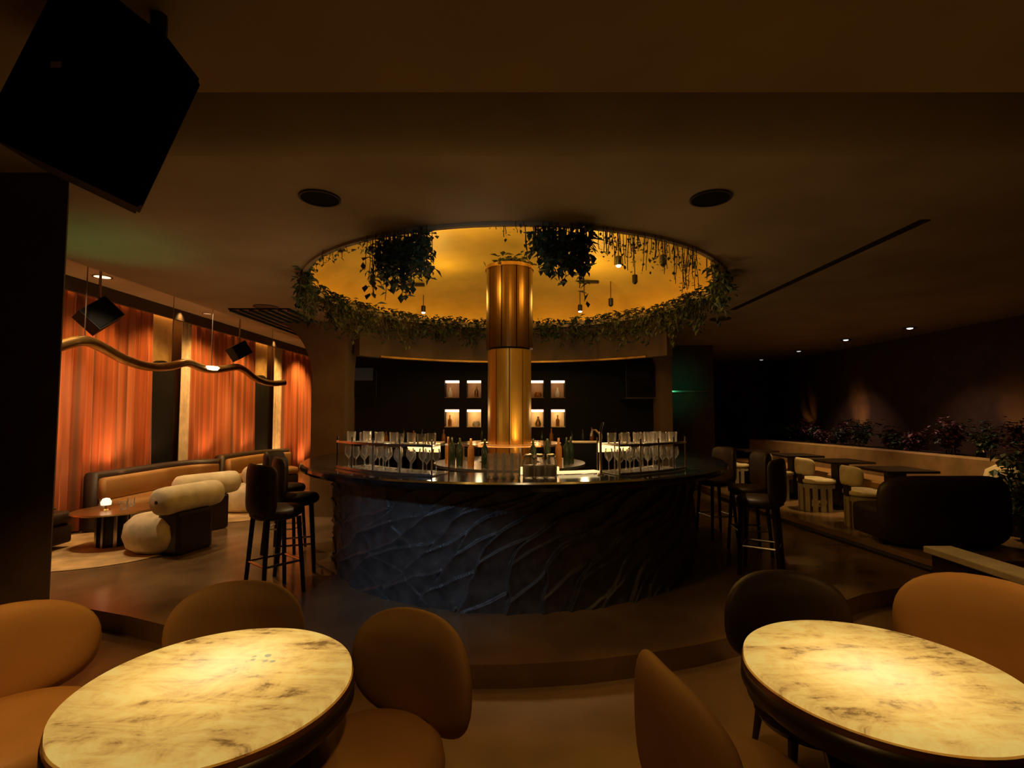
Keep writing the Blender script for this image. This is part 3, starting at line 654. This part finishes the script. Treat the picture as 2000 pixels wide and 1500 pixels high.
# bottles on the island and back counter
for k in range(12):
    a = rad(-75 + k*13.6); R = 0.74
    if abs(math.degrees(a)) < 8: continue
    place(G_bot if k % 3 else G_bot2, (CX-.05+R*math.sin(a), CY-R*math.cos(a), ZU+1.01), '%s bottle from the left standing on the round service island' % ORD[k], 'bottles on the service island')
bc = thing('back_counter', 'long dark back counter under the lit niches', 'counter', (0, 9.45, ZU))
obj('cabinet', BX(-2.5, 2.5, -.22, .30, 0, .95), M_black, bc); obj('top', BX(-2.52, 2.52, -.25, .30, .95, .99, .005), M_steel, bc)
bxs = [-2.3, -2.12, -1.98, -1.8, -1.65, -1.42, -1.25, -.55, .55, .72, 1.1, 1.3, 1.46, 1.65, 1.9, 2.1, 2.3]
for k, bx_ in enumerate(bxs):
    c = place(G_bot if (k*5) % 3 else G_bot2, (bx_, 9.4, ZU+.99), '%s bottle from the left along the back counter under the niches' % ORD[k], 'bottles on the back counter'); c.scale = (1, 1, .85+.3*((k*7) % 5)/5)
# monitors
def monitor(x, y, z, w_, h_, label, pic):
    t = thing('wall_monitor', label, 'screen', (x, y, z))
    obj('housing', BX(-w_/2, w_/2, 0, .06, 0, h_, .008), M_metal, t); obj('screen', BX(-w_/2+.03, w_/2-.03, -.004, .004, .03, h_-.03), M_counter, t)
    obj('picture', BX(-w_/2+.07, w_/2-.07, -.007, -.003, h_*.52, h_-.07), E_scr if pic else M_black, t)
    obj('bracket', BX(-.06, .06, .06, 9.8-y-.001, h_*.4, h_*.6), M_metal, t)
monitor(-2.72, 9.3, 2.01, .52, .62, 'black wall monitor with dim grey picture left of the back wall', True)
monitor(2.33, 9.3, 2.04, .52, .60, 'black switched off wall monitor right of the back wall', False)
struct('trim_right_shelf', BX(2.05, 2.75, 9.25, 9.8, 2.0, 2.03), M_steel)

# ------------------------------------------------------------ foliage
def leaves(pts, size, seed, spread=1.0):
    rng = random.Random(seed); V = []; F = []
    for p in pts:
        s = size*rng.uniform(.6, 1.35); a = rng.uniform(0, 2*PI); tl = rng.uniform(-1.3, .3)*spread
        d = Vector((math.cos(a)*math.cos(tl), math.sin(a)*math.cos(tl), math.sin(tl))); sd = d.cross(Vector((0, 0, 1))).normalized()*s*.33
        up = sd.cross(d).normalized()*s*.12; b = len(V); p = Vector(p)
        V += [p, p+d*s*.5+sd+up, p+d*s, p+d*s*.5-sd+up, p+d*s*.5]
        F += [(b, b+1, b+4), (b+1, b+2, b+4), (b+2, b+3, b+4), (b+3, b, b+4)]
    return V, F
def vine(x, y, z, n, ln, wid, label, seed, size=.072, m=None, dens=34, group='plants hanging round the ceiling opening', tang=None, up=0.03, bias=0, rise=0):
    rng = random.Random(seed); t = thing('hanging_plant', label, 'plant', (x, y, z), 0, group); P = []; bs = bmesh.new()
    T = Vector(tang or (1, 0, 0)).normalized(); Nn = Vector((-T.y, T.x, 0))
    for k in range(n):
        u0 = rng.uniform(-1, 1); o = T*(u0*wid) + Nn*rng.uniform(-.05, .05)
        L = ln*rng.uniform(.3, 1.0)*(1-.5*abs(u0)); q = [o + Vector((0, 0, up))]; c = o.copy(); dr = Vector((rng.uniform(-.12, .12), rng.uniform(-.12, .12), 0))
        st = max(3, int(L/.05))
        for j in range(st):
            c = c + Vector((dr.x*.05 + rng.uniform(-.008, .008) + bias*.01, dr.y*.05 + rng.uniform(-.008, .008), -L/st)); q.append(c.copy())
            for _ in range(max(1, int(dens*L/st))): P.append(c + Vector((rng.gauss(0, .022), rng.gauss(0, .022), rng.uniform(-.03, .03))))
        tube(bs, q, .003, 4)
    for k in range(int(rise*wid*3600)):
        P.append(T*rng.uniform(-1, 1)*wid*1.1 - Nn*rng.uniform(-.03, .16)*0 + Vector((rng.gauss(0, .04), rng.gauss(0, .04), rise*rng.random()**1.4)))
    obj('vines', bs, M_stem, t)['kind'] = 'stuff'
    obj('leaves', leaves(P, size, seed), m or M_leaf, t)['kind'] = 'stuff'
    return t
def rimpt(deg, R=2.36): a = rad(deg); return CX+R*math.sin(a), CY-R*math.cos(a)
def rv(deg, n, ln, wid, label, seed, **k):
    x, y = rimpt(deg); a = rad(deg); return vine(x, y, ZC-.02, n, ln, wid, label, seed, tang=(math.cos(a), math.sin(a), 0), **k)
rv(-22, 80, .58, .25, 'thickest dark trailing plant hanging at the front left of the ceiling opening', 1, dens=44)
rv(-28, 10, .78, .09, 'long thin trailing plant left of the thickest front plant', 2)
rv(9, 80, .46, .24, 'wide dark trailing plant hanging at the front just right of the column', 3, dens=44)
rv(12.5, 12, .60, .06, 'narrow pointed trailing plant at the right end of the wide front plant', 4)
rv(3, 7, .5, .06, 'wispy pale plant over the top of the column', 5, size=.035, m=M_leaf2, dens=14)
rv(-1, 5, .12, .12, 'tiny tufts on the front rim left of the column top', 22, size=.03, dens=14)
for i, (dg, n, ln, wd, lb) in enumerate(((17, 14, .30, .14, 'thin fringe strands next to the wide front plant'), (22, 14, .38, .14, 'fringe of thin strands at the front right of the opening'), (27, 13, .30, .14, 'shorter thin strands right of the front fringe'), (32, 12, .32, .14, 'thin strands near the right shoulder of the opening'), (38, 14, .42, .12, 'leafy strands at the right shoulder of the opening'))):
    rv(dg, n, ln, wd, lb, 30+i, size=.032, dens=18, m=M_leaf2 if i < 3 else M_leaf)
rv(41, 8, .70, .05, 'long thin vine dropping at the right shoulder of the opening', 40, size=.04)
rv(-36, 6, .14, .2, 'small tufts on the front left rim beyond the thick plant', 41, size=.035); rv(-47, 7, .14, .25, 'small tufts on the left shoulder of the rim', 42, size=.035)
rv(-66, 34, .50, .22, 'bushy dark plant at the left end of the ceiling opening', 43, rise=.10); rv(-80, 30, .42, .25, 'dense plant behind the bushy one at the left end', 44, rise=.1, m=M_leaf_shade)
rv(55, 20, .34, .2, 'dark leafy plant on the right curve of the opening', 45); rv(68, 34, .50, .22, 'bushy dark plant at the right end with a pink blossom above', 46, rise=.12); rv(82, 28, .34, .26, 'dense plant behind the bushy one at the right end', 47, rise=.1, m=M_leaf_shade)
tag(obj('blossom', LA([(0, -.03), (.03, -.01), (.045, .02), (.02, .035), (0, .03)], 10), M_flower, None, True, (*rimpt(62, 2.33), ZC-.09)), 'small pink blossom at the right end of the opening', 'flower')
nb = 14
for i in range(nb):
    dg = 98 + i*(262-98)/(nb-1)
    rv(dg, 30, .36 if 3 < i < 10 else .46, .28, '%s trailing plant counted from the right along the back rim of the opening' % ORD[i], 60+i, size=.085, dens=34, rise=.15, m=M_leaf2 if i in (1, 2, 3, 10, 11, 12) else M_leaf_shade)
# plant on top of the column
pt = thing('column_plant', 'small spiky plant growing on top of the brass column', 'plant', (CX-.05, CY, ZU+3.37)); rng = random.Random(5)
obj('leaves', leaves([(rng.gauss(0, .09), rng.gauss(0, .09), rng.uniform(-.02, .14)) for _ in range(220)], .09, 9, 1.0), M_leaf2, pt)['kind'] = 'stuff'
obj('stem', TU([(0, 0, -.01), (.02, 0, .07), (-.02, 0, .15)], .008), M_stem, pt)
# palm arc leaves of that plant on the lower side of the header
# spots hanging in the dome
def domez(x, y):
    r = math.hypot(x-CX, y-CY)/2.72; r = min(.999, r); c = r**(1/.9); return ZC+.2+.48*math.sqrt(max(0, 1-c*c))
for i, (px, py, Y, lit, lb) in enumerate(((665, 480, 5.2, 0, 'unlit black spotlight hanging at the far left of the dome'), (728, 545, 6.7, 0, 'unlit black spotlight below the left trailing plants'), (1240, 545, 6.7, 0, 'unlit black spotlight at the right of the dome'), (1193, 590, 7.6, 0, 'unlit black spotlight low at the right back of the dome'),
        (1208, 510, 5.7, 1, 'lit black spotlight under the front right fringe'), (1295, 508, 5.5, 0, 'unlit black spotlight at the far right of the dome'), (827, 604, 8.1, 1, 'lit black spotlight at the back left of the dome'), (1133, 602, 8.1, 1, 'lit black spotlight at the back right of the dome'))):
    p = at(px, py, Y=Y); t = thing('hanging_spotlight', lb, 'lamp', p)
    obj('housing', LA([(0, -.05), (.034, -.05), (.036, -.045), (.036, .05), (.02, .06), (0, .06)], 16), M_metal, t)
    obj('rod', TU([(0, 0, .05), (0, 0, domez(p.x, p.y)-p.z+.01)], .006, 6), M_metal, t)
    obj('lens', LA([(0, -.07), (.02, -.066), (.03, -.05), (0, -.049)], 14), E_bulb if lit else M_counter, t)
for i, (px, py) in enumerate(((810, 562), (1150, 558))):
    p = at(px, py, Y=7.65); t = tag(obj('ceiling_vent', BX(-.15, .15, -.03, .03, -.012, .03, .004), M_metal, None, loc=(p.x, p.y, domez(p.x, p.y)-.04)), 'narrow dark air slot in the dome %s of the column' % ['left', 'right'][i], 'vent')
# ceiling speakers
for i, (px, lb) in enumerate(((625, 'round flush ceiling loudspeaker left of the opening'), (1388, 'round flush ceiling loudspeaker right of the opening'))):
    p = at(px, 386, z=ZC); t = thing('ceiling_speaker', lb, 'speaker', (p.x, p.y, ZC))
    obj('bezel', arcblock(bmesh.new(), .122, .135, -.012, 0, 0, 2*PI, 40), M_dark, t); obj('grille', LA([(0, -.010), (.122, -.006), (.122, 0), (0, 0)], 40), M_grille, t)
for i, (x, y) in enumerate(((-3.35, 6.9), (3.2, 7.8))):
    t = thing('ceiling_disc', 'small dark flush disc in the ceiling %s of the opening' % ['left', 'right'][i], 'ceiling disc', (x, y, ZC)); obj('bezel', arcblock(bmesh.new(), .14, .16, -.01, 0, 0, 2*PI, 32), M_dark, t); obj('grille', LA([(0, -.006), (.14, -.004), (.14, 0), (0, 0)], 32), M_dark, t)
# vent grille left
vg = thing('vent_grille', 'long slatted dark air grille in the ceiling left of the opening', 'vent', (-3.5, 8.3, ZC))
obj('frame', BX(-.42, .42, -1.3, 1.3, -.02, 0), M_metal, vg)
for k in range(7):
    obj('slat', BX(-.40+.8*k/6-.012, -.40+.8*k/6+.012, -1.28, 1.28, -.045, -.015), mat('slat metal', (.05, .07, .07), .5) if k == 0 else bpy.data.materials['slat metal'], vg)

# ------------------------------------------------------------ loudspeakers
def big_speaker():
    Y = 1.1; img = [(276, 408), (395, 157), (325, 66), (245, 10), (150, -75), (105, -75+60), (-36, 259)]
    P = [at(px, py, Y=Y) for px, py in img]; c = sum(P, Vector())/len(P)
    t = thing('hanging_loudspeaker', 'large black loudspeaker hung tilted from the ceiling at upper left', 'speaker', c)
    P = [p-c for p in P]; D = Vector((-.24, .34, .05)); bm = bmesh.new()
    A = [bm.verts.new(p) for p in P]; B = [bm.verts.new(p*.80 + D) for p in P]; n = len(P)
    for i in range(n): bm.faces.new((A[i], A[(i+1) % n], B[(i+1) % n], B[i]))
    bm.faces.new(A); bm.faces.new(B[::-1]); bmesh.ops.bevel(bm, geom=list(bm.edges), offset=.008, segments=2, affect='EDGES')
    obj('cabinet', bm, M_black, t)
    bm = bmesh.new(); A = [bm.verts.new(p*.94 + Vector((0, -.012, 0))) for p in P]; B = [bm.verts.new(p*.94 + Vector((0, .01, 0))) for p in P]
    for i in range(n): bm.faces.new((A[i], A[(i+1) % n], B[(i+1) % n], B[i]))
    bm.faces.new(A); bm.faces.new(B[::-1]); obj('grille', bm, M_grille, t)
    q = at(115, 131, Y=Y-.015)-c; obj('badge', BX(q.x-.012, q.x+.012, q.y-.008, q.y, q.z-.008, q.z+.008, .002), M_steel, t)
    obj('bracket', TU([(-.03, .2, .1), (-.03, .2, 2.80-c.z)], .02), M_metal, t)
big_speaker()
def small_speaker(px, py, Y, s, tilt, label, roll=.6):
    p = at(px, py, Y=Y); t = thing('small_loudspeaker', label, 'speaker', p, rad(40))
    M = Matrix.Rotation(roll, 4, 'Y') @ Matrix.Rotation(tilt, 4, 'X')
    obj('cabinet', BX(-s/2, s/2, -s*.4, s*.4, -s*.62, s*.62, .012, M=M) if False else box(bmesh.new(), -s/2, s/2, -s*.4, s*.4, -s*.62, s*.62, 0, M), M_black, t)
    obj('grille', box(bmesh.new(), -s*.45, s*.45, -s*.42, -s*.4, -s*.57, s*.57, 0, M), M_grille, t)
    obj('pole', TU([(0, 0, 0), (0, 0, 3.5-p.z)], .014), M_steel, t)
small_speaker(193, 617, 6.0, .28, -.4, 'black loudspeaker on a pole in front of the nearest orange curtain', .8)
small_speaker(467, 686, 9.2, .25, -.4, 'smaller black loudspeaker on a pole in front of the middle orange curtain', 1.0)

# ------------------------------------------------------------ wavy suspended light
wv = [(80, 690, 5.2), (125, 672, 5.5), (165, 663, 5.7), (200, 678, 6.0), (240, 702, 6.3), (290, 718, 6.8), (335, 716, 7.4), (365, 706, 7.8), (385, 716, 8.1), (412, 724, 8.4), (450, 718, 8.9), (470, 716, 9.2), (500, 742, 9.8), (530, 750, 10.3), (556, 747, 10.6)]
wt = thing('wavy_pendant', 'wavy brass ribbon pendant hanging in front of the orange curtains', 'pendant light', at(290, 718, Y=6.8))
W = [at(*q[:2], Y=q[2]) - wt.location for q in wv]
def smooth(P, k=3):
    for _ in range(k):
        Q = [P[0]]
        for a, b in zip(P, P[1:]): Q += [a*.75+b*.25, a*.25+b*.75]
        P = Q + [P[-1]]
    return P
obj('ribbon', TU(smooth(W), .06, 10), M_brass, wt, True)
for i, k in enumerate((2, 6, 9, 13)): obj('rod', TU([W[k], Vector((W[k].x, W[k].y, 3.5-wt.location.z))], .006, 6), M_steel, wt)
p = at(412, 716, Y=8.4)-wt.location; obj('glowing_disc', LA([(0, -.05), (.12, -.04), (.15, 0), (.12, .02), (0, .03)], 24, c=(p.x, p.y-.04, p.z-.02)), emat('pendant glow', (1, .7, .4), 2.5), wt, True)

# lounge ceiling downlights
for i, (px, py, lb) in enumerate(((200, 540, 'bright recessed downlight nearest in the lounge ceiling'), (322, 621, 'small recessed downlight above the first pilaster'), (405, 612, 'dim recessed downlight left of the slatted air grille'), (408, 634, 'faint recessed downlight nearest the curtains'))):
    p = at(px, py, z=3.5); t = thing('recessed_downlight', lb, 'downlight', (p.x, p.y, 3.5)); k = 1.5 if i == 0 else 1.1
    obj('bezel', arcblock(bmesh.new(), .06*k, .075*k, -.01, 0, 0, 2*PI, 24), M_steel, t); obj('lens', LA([(0, -.006), (.06*k, -.004), (.06*k, 0), (0, 0)], 24), emat('lens glow %d' % i, (1, .72, .42), (2.2, 1.2, .3, .25)[i]), t)
for i, (px, py) in enumerate(((1487, 702), (1560, 685), (1652, 663), (1777, 640))):
    p = at(px, py, z=ZC); t = thing('recessed_downlight', '%s recessed pin light over the right dining area' % ['farthest', 'second farthest', 'second nearest', 'nearest'][i], 'downlight', (p.x, p.y, ZC), group='pin lights over the dining area')
    obj('bezel', arcblock(bmesh.new(), .05, .10, -.012, 0, 0, 2*PI, 20), M_metal, t); obj('lens', LA([(0, -.03), (.04, -.02), (.05, 0), (0, 0)], 16), emat('pin %d' % i, (.9, .9, .85), (.5, .7, 2.5, 3.5)[i]), t)

# ------------------------------------------------------------ lounge furniture
def sofa(pts, label, ms, hb=.80, dep=.72):
    """curved sofa: pts run along the back, seat lies to the right of travel"""
    P = smooth([Vector((x, y, 0)) for x, y in pts], 3); t = thing('curved_sofa', label, 'sofa', (P[0].x, P[0].y, ZU)); c = P[0]
    def sweep(prof, m, name):
        bm = bmesh.new(); rows = []
        for i, p in enumerate(P):
            T = (P[min(i+1, len(P)-1)]-P[max(i-1, 0)]).normalized(); Nn = Vector((T.y, -T.x, 0))
            rows.append([bm.verts.new(p-c + Nn*a + Vector((0, 0, z))) for a, z in prof])
        n = len(prof)
        for A, B in zip(rows, rows[1:]):
            for k in range(n): bm.faces.new((A[k], A[(k+1) % n], B[(k+1) % n], B[k]))
        bm.faces.new(rows[0]); bm.faces.new(rows[-1][::-1]); obj(name, bm, m, t, True)
    rnd = lambda a0, a1, z0, z1, r: [(a0+r, z0), (a1-r, z0), (a1-r*.3, z0+r*.3), (a1, z0+r), (a1, z1-r), (a1-r*.3, z1-r*.3), (a1-r, z1), (a0+r, z1), (a0+r*.3, z1-r*.3), (a0, z1-r), (a0, z0+r), (a0+r*.3, z0+r*.3)]
    sweep(rnd(0, .20, 0, hb, .06), M_dark, 'backrest'); sweep(rnd(.2, .32, .42, hb-.07, .05), ms, 'back_cushion')
    sweep(rnd(.2, dep, 0.06, .28, .03), M_dark, 'base'); sweep(rnd(.21, dep, .28, .43, .06), ms, 'seat')
    return t
sofa([(-5.72, 6.9), (-5.7, 7.6), (-5.68, 8.4), (-5.5, 8.9), (-5.1, 9.05)], 'curved brown sofa with tan seat along the nearest orange curtain', M_tan)
sofa([(-5.6, 9.7), (-5.6, 10.4), (-5.5, 11.2), (-5.1, 11.6)], 'curved dark sofa with tan cushion along the middle orange curtain', M_tan)
sofa([(-5.75, 4.9), (-5.78, 5.5), (-5.78, 6.2)], 'dark bench at the far left beside the pillar', M_dark, .56, .52)
def roll_chair(x, y, face, label):
    t = thing('roll_chair', label, 'chair', (x, y, ZU), face-PI/2)
    obj('seat', LA([(0, .02), (.30, .02), (.38, .08), (.42, .20), (.40, .33), (.32, .41), (.2, .43), (0, .44)], 40), M_cream, t, True)
    bm = bmesh.new(); M3 = Matrix.Rotation(PI/2, 3, 'Y')
    lathe(bm, [(0, -.42), (.10, -.42), (.145, -.38), (.155, -.30), (.155, .30), (.145, .38), (.10, .42), (0, .42)], 28, tilt=M3); obj('back_roll', bm, M_cream, t, True, (0, -.32, .62))
    obj('back_roll_button', LA([(0, -.428), (.02, -.425), (.02, -.41), (0, -.41)], 10, tilt=M3), M_dark, t, False, (0, -.32, .62))
    obj('plinth', BX(-.24, .24, -.44, -.14, 0, .48, .04), M_wood, t)
    return t
roll_chair(-4.08, 6.12, rad(166), 'nearest cream boucle chair with cylinder back in the lounge')
roll_chair(-4.45, 7.25, rad(150), 'second cream boucle chair behind the nearest one in the lounge')
roll_chair(-4.35, 8.5, rad(170), 'farthest cream boucle chair in front of the dark sofa')
rt = thing('round_side_table', 'round lounge table with thin top and dark metal drum by the cream chair', 'table', (-4.80, 6.25, ZU+.012))
obj('top', LA([(0, .40), (.40, .40), (.42, .41), (.41, .425), (0, .43)], 48), M_brass, rt); obj('drum', LA([(0, 0), (.15, 0), (.15, .40), (0, .40)], 32), M_metal, rt)
for k in range(8): a = 2*PI*k/8; obj('rib', BX(-.012, .012, -.012, .012, 0, .40), M_steel, rt, loc=(.16*math.cos(a), .16*math.sin(a), 0))
cl = thing('candle_lamp', 'small glowing white lamp standing on the round lounge table', 'lamp', (-4.86, 6.2, ZU+.442))
obj('base', LA([(0, 0), (.05, 0), (.04, .01), (.01, .014), (.01, .06), (0, .06)], 20), M_brass, cl); obj('shade', LA([(0, .06), (.05, .055), (.055, .09), (.035, .13), (0, .14)], 20), E_candle, cl, True)
for k, (dx, dy) in enumerate(((.2, -.05), (.12, .18), (-.18, .12))):
    place(G_tum, (-4.85+dx, 6.25+dy, ZU+.442), ['right hand tumbler on the round lounge table', 'tumbler behind the lamp on the lounge table', 'left hand tumbler on the round lounge table'][k])
tag(obj('rug', LA([(0, 0), (1.25, 0), (1.27, .006), (1.24, .012), (0, .012)], 64), M_rug, None, loc=(-5.05+.1, 6.15, ZU)), 'cream patterned round rug under the lounge table', 'rug').scale = (.85, .75, 1)
tag(obj('rug', LA([(0, 0), (1.0, 0), (1.02, .006), (1.0, .012), (0, .012)], 48), M_rug, None, loc=(-4.5, 8.5, ZU)), 'second cream rug under the farthest cream chair', 'rug')

# ------------------------------------------------------------ right dining area
bq = thing('banquette', 'long taupe banquette along the planter at the right', 'sofa', (6.2, 6.6, ZR))
Bp = smooth([Vector((6.15, 6.5, 0)), Vector((6.1, 7.6, 0)), Vector((5.9, 9.4, 0)), Vector((5.45, 11.8, 0))], 2)
def bsweep(prof, m, name):
    bm = bmesh.new(); rows = []
    for i, p in enumerate(Bp):
        T = (Bp[min(i+1, len(Bp)-1)]-Bp[max(i-1, 0)]).normalized(); Nn = Vector((-T.y, T.x, 0))
        rows.append([bm.verts.new(p-Vector((6.2, 6.6, 0)) + Nn*a + Vector((0, 0, z))) for a, z in prof])
    n = len(prof)
    for A, B in zip(rows, rows[1:]):
        for k in range(n): bm.faces.new((A[k], A[(k+1) % n], B[(k+1) % n], B[k]))
    bm.faces.new(rows[0]); bm.faces.new(rows[-1][::-1]); obj(name, bm, m, bq)
bsweep([(-.16, 0), (0, 0), (0, .86), (-.05, .88), (-.16, .88)], M_taupe, 'backrest')
bsweep([(0, .30), (.55, .30), (.58, .34), (.58, .42), (.55, .45), (0, .45)], M_tan, 'seat'); bsweep([(0, 0), (.5, 0), (.5, .3), (0, .3)], M_dark, 'plinth')
obj('end_roll', TU([(-.62, -.16, .50), (-.04, -.16, .66), (.0, -.16, .80)], .16, 20), M_cream, bq, True) if False else obj('end_roll', LA([(0, 0), (.15, 0), (.19, .05), (.2, .4), (.17, .52), (.08, .58), (0, .59)], 24, c=(-.12, -.22, .25)), M_cream, bq, True)
pl = thing('planter_box', 'long dark planter behind the taupe banquette', 'planter', (6.9, 9.0, ZR)); 
obj('box', BX(-.30, .40, -3.6, 5.0, 0, .80, .01), M_black, pl); obj('soil', BX(-.27, .37, -3.57, 4.97, .78, .82), M_stem, pl)
for i in range(20):
    y = 5.7 + i*.42; x = 6.82 + .12*math.sin(i*2.3); rng = random.Random(100+i); h = rng.uniform(.25, .5)
    t = thing('planter_shrub', '%s shrub from the near end of the long planter on the right' % ORD[i], 'plant', (x, y, ZR+.82), 0, 'shrubs in the planter behind the banquette')
    bs = bmesh.new(); P = []
    for k in range(9):
        q = Vector((rng.uniform(-.18, .18), rng.uniform(-.2, .2), h*rng.uniform(.6, 1.1))); tube(bs, [(q.x*.2, q.y*.2, -.02), q*.5, q], .004, 4)
        for _ in range(26): u_ = rng.uniform(.35, 1.1); P.append(q*u_ + Vector((rng.gauss(0, .035), rng.gauss(0, .035), rng.gauss(0, .03))))
    obj('stems', bs, M_stem, t)['kind'] = 'stuff'; obj('leaves', leaves(P, .09, 200+i, .6), [M_leaf, mat('dusky red leaf %d' % i, (.12, .035, .04), .5)][i % 2], t)['kind'] = 'stuff'
for i, (px, Y, pw_) in enumerate(((1535, 12.9, 80), (1625, 11.0, 26), (1911, 7.57, 16), (1998, 6.9, 26))):
    x = (px-1000)/1000*Y
    t = thing('uplight', 'small amber uplight %s' % ['at the far end of the planter', 'second from the far end of the planter', 'near the round banquette end', 'nearest at the right edge in the planter'][i], 'lamp', (x, Y, ZR+.8))
    obj('housing', LA([(0, 0), (.05, 0), (.06, .10), (.045, .10), (.04, .06), (0, .05)], 16), M_metal, t); obj('lens', LA([(0, .06), (.04, .06), (.04, .075), (0, .08)], 12), E_up, t)
    light('SPOT', 'uplight_light', (x+.1, Y, ZR+.95), pw_, (1, .42, .08), .03, (x+.65, Y+.1, 1.75), 50, 1)
def bistro(x, y, label):
    t = thing('pedestal_table', label, 'table', (x, y, ZR), 0, 'dining tables along the banquette')
    obj('top', BX(-.34, .34, -.33, .33, .70, .735, .012), M_wood, t); obj('column', BX(-.09, .09, -.09, .09, .02, .70, .01), M_wood, t); obj('base', BX(-.22, .22, -.22, .22, 0, .02, .004), M_metal, t)
for (x, y), lb in zip(((5.12, 6.9), (5.15, 8.1), (5.05, 9.2), (4.9, 10.4)), ('dark square dining table nearest the camera on the right platform', 'dark dining table beside the lit cream chair', 'third dark dining table from the camera along the banquette', 'farthest dark dining table along the banquette')):
    bistro(x, y, lb)
def barrel(x, y, face, label, proto=None):
    if proto: return dup(proto, (x, y, ZR), face-PI/2, label)
    t = thing('barrel_chair', label, 'chair', (x, y, ZR), face-PI/2, 'cream barrel chairs at the dining tables')
    obj('seat', LA([(0, .40), (.22, .40), (.26, .42), (.26, .46), (.22, .48), (0, .485)], 32), M_cream, t, True)
    for k in range(9):
        a = rad(-100 + 25*k); obj('slat', arcblock(bmesh.new(), .215, .25, 0, .40, a-.14, a+.14, 4), M_stone, t)
    obj('apron', arcblock(bmesh.new(), .2, .245, .34, .40, 0, 2*PI, 32), M_stone, t)
    obj('backrest', pad(.46, .26, .07, .27, 4), M_cream, t, True, (0, -.25, .66)); obj('back_bracket', BX(-.05, .05, -.27, -.22, .40, .60, .01), M_dark, t)
    return t
b0 = barrel(4.62, 6.75, 0, 'cream barrel chair nearest the camera on the right platform')
barrel(4.68, 7.95, 0.1, 'brightly lit cream barrel chair under the downlight', b0)
barrel(4.62, 9.0, 0, 'dim cream barrel chair behind the brightly lit one', b0)
barrel(4.45, 10.3, 0, 'farthest cream barrel chair beside the bar stools', b0)
ds = thing('dark_settee', 'black high-backed settee on the right platform seen from behind', 'sofa', (4.8, 5.75, ZR))
bm = pad(1.5, .78, .22, 2.2, 4.5, 60); obj('backrest', bm, M_dark, ds, True, (0, -.1, .40)); obj('seat', BX(-.68, .68, .0, .55, .06, .42, .06), M_dark, ds)
for sx in (-.6, .6): obj('foot', BX(sx-.03, sx+.03, .1, .16, 0, .07), M_wood, ds)
# dark plants at the right edge
for i, (x, y, h) in enumerate(((6.75, 6.35, 1.0),)):
    t = thing('dark_shrub', 'tall dark leafy plant at the right edge beside the banquette end', 'plant', (5.95, 5.85, ZR)); rng = random.Random(77)
    obj('pot', LA([(0, 0), (.16, 0), (.2, .3), (.18, .3), (.17, .26), (0, .26)], 24), M_black, t)
    bs = bmesh.new(); P = []
    for k in range(22):
        q = Vector((rng.uniform(-.3, .3), rng.uniform(-.3, .3), rng.uniform(.5, 1.0))); tube(bs, [(0, 0, .25), q*.6, q], .005, 4)
        P += [q*rng.uniform(.5, 1.1) + Vector((rng.gauss(0, .04), rng.gauss(0, .04), 0)) for _ in range(30)]
    obj('stems', bs, M_stem, t)['kind'] = 'stuff'; obj('leaves', leaves(P, .1, 300), M_leaf, t)['kind'] = 'stuff'
